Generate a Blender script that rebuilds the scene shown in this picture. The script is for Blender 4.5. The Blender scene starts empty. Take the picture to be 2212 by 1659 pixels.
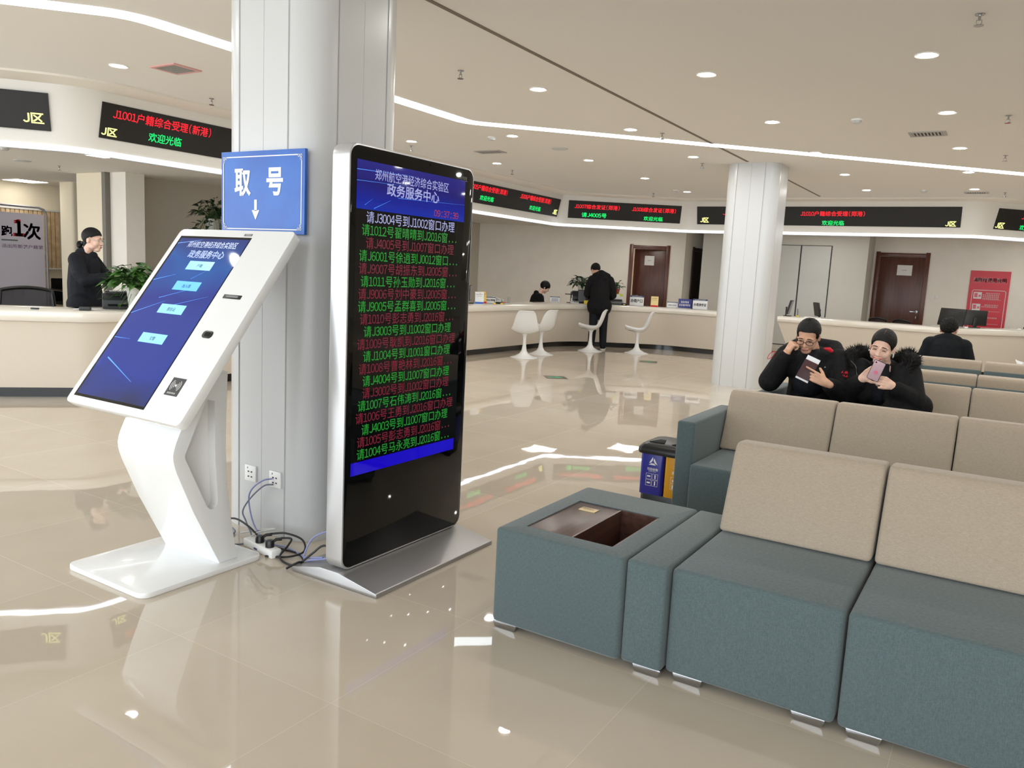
import bpy, bmesh, math, random
from mathutils import Vector, Matrix, Euler

V = Vector
S = bpy.context.scene
COL = S.collection
random.seed(7)
PI = math.pi

# ---------------------------------------------------------------- camera, world, exposure
YAW, PITCH, ROLL, FPX = 0.55305, 0.141292, 0.050559, 1717.38
cf = V((-math.sin(YAW)*math.cos(PITCH), math.cos(YAW)*math.cos(PITCH), -math.sin(PITCH)))
cr = V((math.cos(YAW), math.sin(YAW), 0))
cu = cr.cross(cf)
r2 = math.cos(ROLL)*cr + math.sin(ROLL)*cu
u2 = -math.sin(ROLL)*cr + math.cos(ROLL)*cu
cam = bpy.data.cameras.new('camera')
cam.sensor_width = 36
cam.lens = FPX/2212*36
cam.clip_start = .05
cam.clip_end = 200
camo = bpy.data.objects.new('camera', cam)
COL.objects.link(camo)
m = Matrix((r2, u2, -cf)).transposed().to_4x4()
m.translation = V((0, 0, 1.45))
camo.matrix_world = m
S.camera = camo

W = bpy.data.worlds.new('daylight')
S.world = W
W.use_nodes = True
bg = W.node_tree.nodes['Background']
bg.inputs[0].default_value = (.88, .945, 1, 1)
bg.inputs[1].default_value = 3.9

S.view_settings.view_transform = 'Standard'
S.view_settings.look = 'None'
S.view_settings.gamma = 1
S.view_settings.exposure = 0.12
S.view_settings.use_curve_mapping = False
S.cycles.max_bounces = 8
S.cycles.diffuse_bounces = 5
S.cycles.glossy_bounces = 4
S.cycles.transmission_bounces = 4
S.cycles.caustics_reflective = False
S.cycles.caustics_refractive = False
S.cycles.sample_clamp_indirect = 6
S.cycles.use_denoising = True

# ---------------------------------------------------------------- materials
def lin(c):
    return tuple(((x/255)/12.92 if x/255 <= .04045 else ((x/255+.055)/1.055)**2.4) for x in c)
MATS = {}
def mat(name, rgb, rough=.5, metal=0, spec=.5, emit=None, es=0, sample=True, coat=0, alpha=1, trans=0):
    if name in MATS: return MATS[name]
    mt = bpy.data.materials.new(name)
    mt.use_nodes = True
    b = mt.node_tree.nodes['Principled BSDF']
    b.inputs['Base Color'].default_value = (*lin(rgb), 1)
    b.inputs['Roughness'].default_value = rough
    b.inputs['Metallic'].default_value = metal
    b.inputs['Specular IOR Level'].default_value = spec
    b.inputs['Coat Weight'].default_value = coat
    b.inputs['Alpha'].default_value = alpha
    b.inputs['Transmission Weight'].default_value = trans
    if emit:
        b.inputs['Emission Color'].default_value = (*lin(emit), 1)
        b.inputs['Emission Strength'].default_value = es
        if not sample: mt.cycles.emission_sampling = 'NONE'
    MATS[name] = mt
    return mt
def nt(mt):
    n = mt.node_tree
    return n, n.nodes, n.links, n.nodes['Principled BSDF']
def fabric(name, a, b, sc=1, rough=.9, stretch=(1, 1, 1), bump=.15):
    mt = mat(name, a, rough, spec=.2)
    n, N, L, P = nt(mt)
    tc = N.new('ShaderNodeTexCoord')
    cols = []
    fac = None
    for k, s in enumerate(((40, 40, 420), (420, 420, 40))):
        mp = N.new('ShaderNodeMapping'); mp.inputs['Scale'].default_value = [x*sc for x in s]
        nz = N.new('ShaderNodeTexNoise'); nz.inputs['Scale'].default_value = 2; nz.inputs['Detail'].default_value = 3
        L.new(tc.outputs['Object'], mp.inputs[0]); L.new(mp.outputs[0], nz.inputs['Vector'])
        cols.append(nz)
    ad = N.new('ShaderNodeMath'); ad.operation = 'ADD'
    L.new(cols[0].outputs['Fac'], ad.inputs[0]); L.new(cols[1].outputs['Fac'], ad.inputs[1])
    rp = N.new('ShaderNodeValToRGB')
    rp.color_ramp.elements[0].position = .36; rp.color_ramp.elements[0].color = (*lin(a), 1)
    rp.color_ramp.elements[1].position = .64; rp.color_ramp.elements[1].color = (*lin(b), 1)
    hf = N.new('ShaderNodeMath'); hf.operation = 'MULTIPLY'; hf.inputs[1].default_value = .5
    L.new(ad.outputs[0], hf.inputs[0]); L.new(hf.outputs[0], rp.inputs[0]); L.new(rp.outputs[0], P.inputs['Base Color'])
    bp = N.new('ShaderNodeBump'); bp.inputs['Strength'].default_value = bump; bp.inputs['Distance'].default_value = .002
    L.new(hf.outputs[0], bp.inputs['Height']); L.new(bp.outputs[0], P.inputs['Normal'])
    P.inputs['Sheen Weight'].default_value = .25
    return mt
def wood(name, a, b, rough=.35, axis='z', sc=1):
    mt = mat(name, a, rough)
    n, N, L, P = nt(mt)
    tc = N.new('ShaderNodeTexCoord'); mp = N.new('ShaderNodeMapping')
    mp.inputs['Scale'].default_value = {'z': (22*sc, 22*sc, 1.2*sc), 'x': (1.2*sc, 22*sc, 22*sc), 'y': (22*sc, 1.2*sc, 22*sc)}[axis]
    nz = N.new('ShaderNodeTexNoise'); nz.inputs['Scale'].default_value = 1.5; nz.inputs['Detail'].default_value = 6; nz.inputs['Distortion'].default_value = .6
    rp = N.new('ShaderNodeValToRGB')
    rp.color_ramp.elements[0].position = .3; rp.color_ramp.elements[0].color = (*lin(a), 1)
    rp.color_ramp.elements[1].position = .7; rp.color_ramp.elements[1].color = (*lin(b), 1)
    L.new(tc.outputs['Object'], mp.inputs[0]); L.new(mp.outputs[0], nz.inputs['Vector']); L.new(nz.outputs['Fac'], rp.inputs[0]); L.new(rp.outputs[0], P.inputs['Base Color'])
    return mt
def noisy(name, a, b, sc, rough=.5, spec=.5, metal=0, bump=0, bsc=None):
    mt = mat(name, a, rough, metal, spec)
    n, N, L, P = nt(mt)
    tc = N.new('ShaderNodeTexCoord')
    nz = N.new('ShaderNodeTexNoise'); nz.inputs['Scale'].default_value = sc; nz.inputs['Detail'].default_value = 4
    rp = N.new('ShaderNodeValToRGB')
    rp.color_ramp.elements[0].position = .35; rp.color_ramp.elements[0].color = (*lin(a), 1)
    rp.color_ramp.elements[1].position = .65; rp.color_ramp.elements[1].color = (*lin(b), 1)
    L.new(tc.outputs['Object'], nz.inputs['Vector']); L.new(nz.outputs['Fac'], rp.inputs[0]); L.new(rp.outputs[0], P.inputs['Base Color'])
    if bump:
        n2 = N.new('ShaderNodeTexNoise'); n2.inputs['Scale'].default_value = bsc or sc; n2.inputs['Detail'].default_value = 3
        L.new(tc.outputs['Object'], n2.inputs['Vector'])
        bp = N.new('ShaderNodeBump'); bp.inputs['Strength'].default_value = bump; bp.inputs['Distance'].default_value = .01
        L.new(n2.outputs['Fac'], bp.inputs['Height']); L.new(bp.outputs[0], P.inputs['Normal'])
    return mt

def floor_mat():
    mt = mat('polished_tile', (190, 176, 155), .05, spec=.5)
    n, N, L, P = nt(mt)
    tc = N.new('ShaderNodeTexCoord'); sp = N.new('ShaderNodeSeparateXYZ')
    L.new(tc.outputs['Object'], sp.inputs[0])
    def mth(op, a, b=None):
        x = N.new('ShaderNodeMath'); x.operation = op
        for i, q in enumerate((a, b)):
            if q is None: continue
            if isinstance(q, (int, float)): x.inputs[i].default_value = q
            else: L.new(q, x.inputs[i])
        return x.outputs[0]
    ds, ids = [], []
    for ax, off in (('X', 2.559), ('Y', -1.806)):
        t = mth('DIVIDE', mth('ADD', sp.outputs[ax], off), .8006)
        fr = mth('FRACT', t)
        ds.append(mth('MINIMUM', fr, mth('SUBTRACT', 1, fr)))
        ids.append(mth('FLOOR', t))
    d = mth('MINIMUM', ds[0], ds[1])
    line = mth('LESS_THAN', d, .0009)
    # tile tone: cloudy beige, slightly different from tile to tile
    nz = N.new('ShaderNodeTexNoise'); nz.inputs['Scale'].default_value = 1.7; nz.inputs['Detail'].default_value = 5
    L.new(tc.outputs['Object'], nz.inputs['Vector'])
    cb = N.new('ShaderNodeCombineXYZ'); L.new(ids[0], cb.inputs[0]); L.new(ids[1], cb.inputs[1])
    wn = N.new('ShaderNodeTexWhiteNoise'); L.new(cb.outputs[0], wn.inputs['Vector'])
    mix = mth('ADD', mth('MULTIPLY', nz.outputs['Fac'], .75), mth('MULTIPLY', wn.outputs['Value'], .25))
    rp = N.new('ShaderNodeValToRGB')
    rp.color_ramp.elements[0].position = .25; rp.color_ramp.elements[0].color = (*lin((190, 178, 161)), 1)
    rp.color_ramp.elements[1].position = .8; rp.color_ramp.elements[1].color = (*lin((203, 192, 176)), 1)
    L.new(mix, rp.inputs[0])
    mx = N.new('ShaderNodeMix'); mx.data_type = 'RGBA'
    L.new(line, mx.inputs[0]); L.new(rp.outputs[0], mx.inputs[6]); mx.inputs[7].default_value = (*lin((206, 195, 178)), 1)
    L.new(mx.outputs[2], P.inputs['Base Color'])
    rr = mth('ADD', mth('MULTIPLY', line, .4), .018)
    L.new(rr, P.inputs['Roughness'])
    # slightly wavy glaze, each tile laid a touch out of true
    n2 = N.new('ShaderNodeTexNoise'); n2.inputs['Scale'].default_value = 4; n2.inputs['Detail'].default_value = 1
    L.new(tc.outputs['Object'], n2.inputs['Vector'])
    wn2 = N.new('ShaderNodeTexWhiteNoise'); wn2.noise_dimensions = '2D'; L.new(cb.outputs[0], wn2.inputs['Vector'])
    bp = N.new('ShaderNodeBump'); bp.inputs['Strength'].default_value = .055; bp.inputs['Distance'].default_value = .006
    L.new(n2.outputs['Fac'], bp.inputs['Height']); L.new(bp.outputs[0], P.inputs['Normal'])
    return mt

FLOOR = floor_mat()
CEIL = mat('ceiling_paint', (230, 227, 222), .85, spec=.2)
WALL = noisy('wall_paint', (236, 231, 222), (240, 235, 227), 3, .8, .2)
WALLC = mat('cream_paint', (238, 228, 205), .8, spec=.2)
FASCIA = mat('fascia_panel', (226, 224, 219), .35)
COLW = mat('column_panel', (200, 201, 201), .28)
GROOVE = mat('groove_shadow', (170, 170, 168), .6)
WHITE = mat('white_gloss', (232, 233, 233), .16, coat=.3)
WHITEP = mat('white_plastic', (238, 238, 236), .3)
COUNTER = mat('counter_solid_surface', (233, 227, 216), .1, coat=.4)
COUNTERB = mat('counter_front', (222, 213, 200), .3)
BLACK = mat('black_plastic', (16, 17, 17), .35)
BLACKM = mat('black_matte', (12, 13, 14), .75, spec=.2)
GLASSB = mat('black_glass', (6, 7, 7), .03, spec=.3)
ALU = mat('brushed_aluminium', (205, 206, 208), .32, .75)
ALUB = mat('base_plate_metal', (165, 163, 162), .36, .75)
CHROME = mat('chrome', (176, 178, 182), .14, 1)
PLINTH = mat('plinth_dark', (24, 26, 27), .12)
STRIP = mat('light_strip', (255, 255, 255), .5, emit=(232, 246, 255), es=5.5)
STRIPL = mat('fascia_light_strip', (255, 255, 255), .5, emit=(246, 250, 255), es=6)
DLIGHT = mat('downlight_diffuser', (255, 255, 255), .5, emit=(255, 252, 247), es=250)
PANELL = mat('panel_light', (255, 255, 255), .5, emit=(255, 250, 240), es=8)
LEDB = mat('led_board', (18, 16, 15), .55)
LEDR = mat('led_red', (60, 5, 8), .6, emit=(255, 22, 40), es=1.6, sample=False)
LEDG = mat('led_green', (5, 60, 30), .6, emit=(0, 255, 120), es=1.3, sample=False)
LEDY = mat('led_yellow', (80, 80, 40), .6, emit=(255, 255, 150), es=1.6, sample=False)
TXTW = mat('screen_white', (10, 10, 20), .4, emit=(190, 196, 250), es=.65, sample=False)
TXTG = mat('screen_green', (4, 20, 6), .4, emit=(28, 158, 48), es=.72, sample=False)
TXTR = mat('screen_red', (20, 4, 8), .4, emit=(122, 22, 46), es=.8, sample=False)
TXTC = mat('screen_clock', (20, 4, 8), .4, emit=(150, 30, 60), es=.9, sample=False)
INK = mat('black_ink', (30, 30, 34), .6)
INKW = mat('white_ink', (240, 240, 240), .5)
PAPER = mat('paper', (228, 226, 224), .7)
SIGNB = noisy('sign_blue', (10, 82, 172), (18, 96, 186), 4, .3)
SIGNN = mat('sign_navy', (34, 42, 122), .3)
RED = mat('hydrant_sign_red', (205, 38, 58), .35)
TEAL = fabric('teal_upholstery', (70, 84, 86), (92, 105, 107))
BEIGE = fabric('beige_upholstery', (152, 139, 122), (176, 162, 144))
DWOOD = wood('dark_wood_veneer', (62, 40, 34), (96, 66, 56), .3, 'y')
DOORW = wood('door_wood', (70, 36, 24), (96, 52, 36), .3, 'z')
DOORF = wood('door_frame_wood', (84, 44, 30), (108, 60, 44), .3, 'z')
BRASS = mat('brass_plate', (190, 170, 130), .35, .7)
SKIN = noisy('skin', (206, 160, 132), (216, 172, 146), 30, .5, .35)
SKINF = noisy('skin_fair', (226, 184, 164), (236, 198, 178), 30, .45, .35)
HAIR = noisy('black_hair', (9, 8, 8), (16, 14, 13), 60, .55, .3, bump=.5, bsc=90)
LIPS = mat('lips', (170, 92, 86), .4)
LIPR = mat('lipstick_red', (196, 40, 54), .35)
CLOTHK = noisy('black_cloth', (15, 15, 17), (24, 24, 26), 40, .8, .2, bump=.4, bsc=14)
CLOTHN = noisy('navy_uniform', (16, 18, 24), (24, 26, 34), 40, .75, .25, bump=.4, bsc=12)
CLOTHS = noisy('suit_cloth', (14, 17, 21), (21, 24, 29), 40, .8, .2, bump=.3, bsc=10)
FUR = mat('black_fur', (20, 20, 20), .7, spec=.2)
CRED = mat('red_fabric', (205, 20, 44), .6)
LEAF = noisy('leaf_green', (30, 66, 26), (66, 112, 42), 12, .35)
LEAFD = noisy('leaf_dark', (22, 44, 24), (44, 70, 40), 12, .35)
STEM = mat('plant_stem', (60, 92, 40), .5)
POTR = mat('red_pot', (150, 58, 54), .4)
POTW = mat('white_pot', (214, 212, 204), .35)
SOIL = mat('soil', (48, 36, 28), .9)
BINB = mat('bin_blue', (34, 38, 140), .3)
BINY = mat('bin_yellow', (214, 152, 24), .3)
CABB = mat('cable_black', (20, 20, 21), .5)
CABL = mat('cable_lilac', (142, 148, 196), .5)
CABG = mat('cable_grey', (118, 122, 138), .5)
CABW = mat('cable_white', (206, 206, 202), .5)
GREY = mat('grey_plastic', (112, 114, 116), .45)
LGREY = mat('light_grey_plastic', (196, 198, 198), .4)
DGREY = mat('dark_grey_plastic', (52, 54, 56), .5)
YEL = mat('yellow_plastic', (222, 196, 52), .5)
LIME = mat('lime_sheet', (206, 220, 60), .6)
VENTM = mat('vent_grey', (168, 166, 162), .5)
PINKM = mat('vent_pink_edge', (214, 160, 156), .5)
TAUPE = mat('dark_seam', (120, 110, 98), .8)
GREEND = mat('green_arrow_paint', (70, 190, 130), .5)
STICK = mat('floor_sticker', (74, 66, 56), .35)
BANNER = mat('banner_sheet', (206, 204, 222), .5)
BLINDS = noisy('wood_blind', (196, 168, 130), (222, 196, 158), 9, .6)
CYANB = mat('screen_button', (110, 170, 200), .3, emit=(126, 188, 214), es=.85, sample=False)
CYANB2 = mat('screen_button_bright', (80, 150, 210), .3, emit=(72, 158, 220), es=.9, sample=False)
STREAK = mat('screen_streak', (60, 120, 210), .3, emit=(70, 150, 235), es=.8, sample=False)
KTXT = mat('screen_title', (150, 160, 190), .3, emit=(170, 190, 225), es=.55, sample=False)
PINKP = mat('phone_pink', (220, 186, 196), .3, .2)
PINKR = mat('ring_pink', (236, 130, 160), .3)
MAROON = mat('maroon_cover', (62, 24, 28), .45)
CLEARG = mat('clear_lens', (245, 250, 250), .02, alpha=.14)
MESHK = mat('chair_mesh', (58, 58, 60), .7, alpha=.85)
ACRYL = mat('clear_acrylic', (225, 230, 230), .05, alpha=.35)

def screen_grad(name, cols, axis=2, lo=0, hi=1, es=.8, noise=.12):
    mt = mat(name, (4, 6, 20), .03, emit=(20, 40, 160), es=es, sample=False, spec=.4)
    n, N, L, P = nt(mt)
    tc = N.new('ShaderNodeTexCoord'); sp = N.new('ShaderNodeSeparateXYZ'); L.new(tc.outputs['Object'], sp.inputs[0])
    mr = N.new('ShaderNodeMapRange'); mr.inputs[1].default_value = lo; mr.inputs[2].default_value = hi
    L.new(sp.outputs[axis], mr.inputs[0])
    nz = N.new('ShaderNodeTexNoise'); nz.inputs['Scale'].default_value = 2.6; nz.inputs['Detail'].default_value = 1
    L.new(tc.outputs['Object'], nz.inputs['Vector'])
    a = N.new('ShaderNodeMath'); a.operation = 'MULTIPLY_ADD'; a.inputs[1].default_value = noise*4; a.inputs[2].default_value = -noise*2
    L.new(nz.outputs['Fac'], a.inputs[0])
    b = N.new('ShaderNodeMath'); b.operation = 'ADD'; L.new(mr.outputs[0], b.inputs[0]); L.new(a.outputs[0], b.inputs[1])
    rp = N.new('ShaderNodeValToRGB')
    el = rp.color_ramp.elements
    while len(el) < len(cols): el.new(.5)
    for e, (p, c) in zip(el, cols):
        e.position = p; e.color = (*lin(c), 1)
    L.new(b.outputs[0], rp.inputs[0]); L.new(rp.outputs[0], P.inputs['Emission Color'])
    return mt

# ---------------------------------------------------------------- mesh helpers
def merge(dst, src, M=None, mi=None):
    src.verts.ensure_lookup_table()
    src.verts.index_update()
    vs = [dst.verts.new(M @ v.co if M is not None else v.co) for v in src.verts]
    for f in src.faces:
        try:
            g = dst.faces.new([vs[v.index] for v in f.verts])
            g.material_index = f.material_index if mi is None else mi
            g.smooth = f.smooth
        except ValueError: pass
    src.free()
def B(): return bmesh.new()
def box(bm, x0, x1, y0, y1, z0, z1, bev=0, seg=2, mi=0, M=None):
    t = B()
    bmesh.ops.create_cube(t, size=1)
    for v in t.verts:
        v.co = V((x0+(v.co.x+.5)*(x1-x0), y0+(v.co.y+.5)*(y1-y0), z0+(v.co.z+.5)*(z1-z0)))
    if bev: bmesh.ops.bevel(t, geom=t.edges[:], offset=bev, segments=seg, affect='EDGES', profile=.5)
    merge(bm, t, M, mi)
    return bm
def quad(bm, a, b, c, d, mi=0):
    f = bm.faces.new([bm.verts.new(V(p)) for p in (a, b, c, d)]); f.material_index = mi
    return f
def prism(bm, pts, fn, t0, t1, mi=0, bev=0, seg=2, bevel_edges='all'):
    t = B()
    a = [t.verts.new(fn(*p, t0)) for p in pts]; b = [t.verts.new(fn(*p, t1)) for p in pts]
    n = len(pts)
    f0 = t.faces.new(a[::-1]); f1 = t.faces.new(b)
    for i in range(n): t.faces.new((a[i], a[(i+1) % n], b[(i+1) % n], b[i]))
    bmesh.ops.recalc_face_normals(t, faces=t.faces[:])
    if bev:
        ed = list(f0.edges)+list(f1.edges) if bevel_edges == 'caps' else t.edges[:]
        bmesh.ops.bevel(t, geom=ed, offset=bev, segments=seg, affect='EDGES', profile=.5)
    merge(bm, t, None, mi)
def rrect(x0, x1, y0, y1, r, n=5):
    out = []
    for cx, cy, a in ((x1-r, y1-r, 0), (x0+r, y1-r, 90), (x0+r, y0+r, 180), (x1-r, y0+r, 270)):
        for k in range(n+1):
            t = math.radians(a+90*k/n); out.append((cx+r*math.cos(t), cy+r*math.sin(t)))
    return out
XY = lambda a, b, t: V((a, b, t))
XZ = lambda a, b, t: V((a, t, b))
YZ = lambda a, b, t: V((t, a, b))
def loft(bm, rings, closed=True, caps=True, mi=0, smooth=True):
    R = [[bm.verts.new(V(p)) for p in r] for r in rings]
    n = len(rings[0])
    for i in range(len(R)-1):
        for j in range(n if closed else n-1):
            f = bm.faces.new((R[i][j], R[i][(j+1) % n], R[i+1][(j+1) % n], R[i+1][j])); f.material_index = mi; f.smooth = smooth
    if caps and closed:
        for r in (R[0][::-1], R[-1]):
            f = bm.faces.new(r); f.material_index = mi
def lathe(bm, prof, n=24, M=None, mi=0, c=(0, 0)):
    t = B()
    rings = []
    for r, z in prof:
        rings.append([(c[0]+max(r, 1e-4)*math.cos(2*PI*k/n), c[1]+max(r, 1e-4)*math.sin(2*PI*k/n), z) for k in range(n)])
    loft(t, rings, True, True)
    bmesh.ops.recalc_face_normals(t, faces=t.faces[:])
    merge(bm, t, M, mi)
def crom(pts, n=8):
    P = [V(p) for p in pts]
    P = [P[0]*2-P[1]]+P+[P[-1]*2-P[-2]]
    out = []
    for i in range(1, len(P)-2):
        for k in range(n):
            t = k/n; a, b, c, d = P[i-1:i+3]
            out.append(.5*((2*b)+(c-a)*t+(2*a-5*b+4*c-d)*t*t+(3*b-a-3*c+d)*t**3))
    out.append(P[-2])
    return out
def tube(bm, pts, r, n=8, mi=0, caps=True):
    pts = [V(p) for p in pts]
    rs = r if isinstance(r, (list, tuple)) else [r]*len(pts)
    t = (pts[1]-pts[0]).normalized()
    u = t.orthogonal().normalized()
    rings = []
    for i, p in enumerate(pts):
        d = (pts[min(i+1, len(pts)-1)]-pts[max(i-1, 0)]).normalized()
        u = (u-d*u.dot(d)).normalized(); w = d.cross(u)
        rings.append([p+rs[i]*(u*math.cos(2*PI*k/n)+w*math.sin(2*PI*k/n)) for k in range(n)])
    loft(bm, rings, True, caps, mi)
def ell(bm, c, r, M=None, seg=20, rng=14, mi=0):
    t = B()
    bmesh.ops.create_uvsphere(t, u_segments=seg, v_segments=rng, radius=1)
    for f in t.faces: f.smooth = True
    T = Matrix.Translation(V(c)) @ Matrix.Diagonal((*r, 1))
    merge(bm, t, (M @ T) if M is not None else T, mi)
def cap(bm, p0, p1, r0, r1=None, n=14, mi=0):
    """tapered capsule"""
    r1 = r0 if r1 is None else r1
    p0, p1 = V(p0), V(p1)
    d = p1-p0; L = d.length
    if L < 1e-6: ell(bm, p0, (r0,)*3); return
    d /= L; u = d.orthogonal().normalized(); w = d.cross(u)
    rings = []
    K = 5
    for k in range(K+1):
        a = -PI/2+PI/2*k/K; rings.append((p0+d*r0*math.sin(a), max(r0*math.cos(a), 1e-4)))
    for k in range(K+1):
        a = PI/2*k/K; rings.append((p1+d*r1*math.sin(a), max(r1*math.cos(a), 1e-4)))
    loft(bm, [[c+rr*(u*math.cos(2*PI*k/n)+w*math.sin(2*PI*k/n)) for k in range(n)] for c, rr in rings], True, True, mi)
def disc(bm, c, r, n=28, mi=0, up=-1, ry=None):
    vs = [bm.verts.new((c[0]+r*math.cos(2*PI*k/n), c[1]+(ry or r)*math.sin(2*PI*k/n), c[2])) for k in range(n)]
    f = bm.faces.new(vs if up > 0 else vs[::-1]); f.material_index = mi

# ---------------------------------------------------------------- objects
RM = {}
def tag(o, label=None, cat=None, group=None, kind=None):
    if label: o['label'] = label
    if cat: o['category'] = cat
    if group: o['group'] = group
    if kind: o['kind'] = kind
    return o
def thing(name, label, cat, loc=(0, 0, 0), rz=0, group=None, kind=None):
    o = bpy.data.objects.new(name, None)
    o.empty_display_size = .1
    COL.objects.link(o)
    o.location = loc; o.rotation_euler = (0, 0, rz)
    RM[o.name] = Matrix.Translation(V(loc)) @ Matrix.Rotation(rz, 4, 'Z')
    return tag(o, label, cat, group, kind)
def mesh_from(bm, name, mats, smooth=None, ang=35):
    me = bpy.data.meshes.new(name)
    bm.normal_update()
    bm.to_mesh(me); bm.free()
    for mt in (mats if isinstance(mats, (list, tuple)) else [mats]): me.materials.append(mt)
    if smooth is True:
        me.polygons.foreach_set('use_smooth', [True]*len(me.polygons))
        if ang < 180: me.set_sharp_from_angle(angle=math.radians(ang))
    elif smooth is False:
        me.polygons.foreach_set('use_smooth', [False]*len(me.polygons))
    return me
def part(name, bm, mats, parent=None, world=False, smooth=True, ang=35, label=None, kind=None):
    me = bm if isinstance(bm, bpy.types.Mesh) else mesh_from(bm, name, mats, smooth, ang)
    o = bpy.data.objects.new(name, me)
    COL.objects.link(o)
    if parent:
        o.parent = parent
        if world: me.transform(RM[root_of(parent).name].inverted())
    if label: o['label'] = label
    if kind: o['kind'] = kind
    return o
def root_of(o):
    while o.parent: o = o.parent
    return o
def struct(name, bm, mats, smooth=True, ang=35, label=None, cat=None, parent=None):
    o = part(name, bm, mats, parent, False, smooth, ang)
    tag(o, label, cat, None, None if parent else 'structure')
    return o
def kids(o): return [c for c in bpy.data.objects if c.parent == o]
CH = {}
def dup(o, loc=None, rz=None, label=None, group=None, parent=None):
    c = o.copy(); COL.objects.link(c)
    if parent: c.parent = parent
    if loc is not None: c.location = loc
    if rz is not None: c.rotation_euler = (0, 0, rz)
    if label: c['label'] = label
    if group: c['group'] = group
    for ch in CH.setdefault(o.name, kids(o)): dup(ch, parent=c)
    return c

# ---------------------------------------------------------------- lettering
GL = {}
_fc = bpy.data.curves.new('glyph_curve', 'FONT')
_fo = bpy.data.objects.new('glyph_source', _fc)
COL.objects.link(_fo)
def glyph(ch, bold=0):
    k = (ch, bold)
    if k not in GL:
        c = ch
        if 33 <= ord(ch) <= 126: c = chr(ord(ch)+0xFEE0)
        _fc.body = c; _fc.size = 1; _fc.offset = bold; _fc.resolution_u = 2
        bpy.context.view_layer.update()
        dg = bpy.context.evaluated_depsgraph_get()
        me = bpy.data.meshes.new_from_object(_fo.evaluated_get(dg))
        GL[k] = ([v.co.copy() for v in me.vertices], [tuple(p.vertices) for p in me.polygons])
        bpy.data.meshes.remove(me)
    return GL[k]
def text(bm, s, o, ux, uy, w, h, mi=0, bold=0, half=.5):
    """lay a string into a w x h strip whose lower left corner is o"""
    o, ux, uy = V(o), V(ux), V(uy)
    adv = [half if ord(c) < 256 else 1 for c in s]
    tot = sum(adv)
    x = 0
    sx = w/tot
    for c, a in zip(s, adv):
        if c != ' ':
            vs, fs = glyph(c, bold)
            mid = .5 if ord(c) > 255 else (min(v.x for v in vs)+max(v.x for v in vs))/2
            if c == '.': mid = (min(v.x for v in vs)+max(v.x for v in vs))/2
            cx = (x+a/2)*sx
            lim = 1.0 if ord(c) > 255 else .92
            nv = [bm.verts.new(o+ux*(cx+(v.x-mid)*sx*lim)+uy*((v.y+.12)*h)) for v in vs]
            for f in fs:
                try:
                    g = bm.faces.new([nv[i] for i in f]); g.material_index = mi
                except ValueError: pass
        x += a
def text2(bm, s, o, ux, uy, w, h, mi=0, fat=.03, half=.5):
    """heavier strokes: the same string struck four times, a hair apart"""
    e = fat*h
    for dx, dy in ((0, 0), (e, 0), (0, e), (e, e)):
        text(bm, s, V(o)+V(ux)*(dx-e/2)+V(uy)*(dy-e/2), ux, uy, w, h, mi, 0, half)
def strip3(bm, o, ux, uy, x0, x1, y0, y1, mi=0):
    o, ux, uy = V(o), V(ux), V(uy)
    quad(bm, o+ux*x0+uy*y0, o+ux*x1+uy*y0, o+ux*x1+uy*y1, o+ux*x0+uy*y1, mi)
def scribble(bm, o, ux, uy, w, h, n, mi=0):
    """illegible small print: a row of little marks"""
    rnd = random.Random(n*31+int(w*1000))
    cw = w/n
    for i in range(n):
        x = i*cw
        for k in range(3):
            y = h*(.05+.33*k)
            strip3(bm, o, ux, uy, x+cw*.08, x+cw*rnd.uniform(.6, .9), y, y+h*.15, mi)
        xx = x+cw*rnd.uniform(.15, .6)
        strip3(bm, o, ux, uy, xx, xx+cw*.16, 0, h, mi)

# ---------------------------------------------------------------- plan paths
def rpath(pts, rad, n=8, step=None):
    """2D polyline with rounded corners -> [(p, normal to the right)]"""
    P = [V((*p, 0)) for p in pts]
    out = [P[0]]
    for i in range(1, len(P)-1):
        a, b, c = P[i-1], P[i], P[i+1]
        d0, d1 = (b-a).normalized(), (c-b).normalized()
        th = d0.angle(d1)
        if th < 1e-3: out.append(b); continue
        t = rad[i-1]*math.tan(th/2)
        s, e = b-d0*t, b+d1*t
        for k in range(n+1):
            u = k/n
            out.append((1-u)**2*s+2*u*(1-u)*b+u*u*e)
    out.append(P[-1])
    res = []
    for i, p in enumerate(out):
        d = (out[min(i+1, len(out)-1)]-out[max(i-1, 0)]).normalized()
        res.append((p, V((d.y, -d.x, 0))))
    return res
def sweep(bm, path, prof, mi=0, smooth=True, shift=None, closed=True):
    """profile of (outward offset, z) carried along a plan path"""
    rings = []
    L = len(path)
    for i, (p, n) in enumerate(path):
        r = []
        for d, z in prof:
            q = p+n*d
            if shift and i == 0: q = q+(path[1][0]-path[0][0]).normalized()*shift(z)
            r.append((q.x, q.y, z))
        rings.append(r)
    loft(bm, rings, closed, closed, mi, smooth)
    bmesh.ops.recalc_face_normals(bm, faces=bm.faces[:])

# ================================================================ THE SETTING
CEIL_Z, OFF_Z, FAS_Z, KT = 3.05, 2.6, 2.46, .23
b = B(); quad(b, (-18, -6, 0), (10, -6, 0), (10, 24, 0), (-18, 24, 0)); struct('floor', b, FLOOR)
b = B(); box(b, -9.2, 10, -3.5, 21, CEIL_Z, CEIL_Z+.1); struct('ceiling', b, CEIL)
b = B(); box(b, 9.5, 9.6, -5, 24, 0, 3.1); struct('wall_right', b, WALL)

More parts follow.
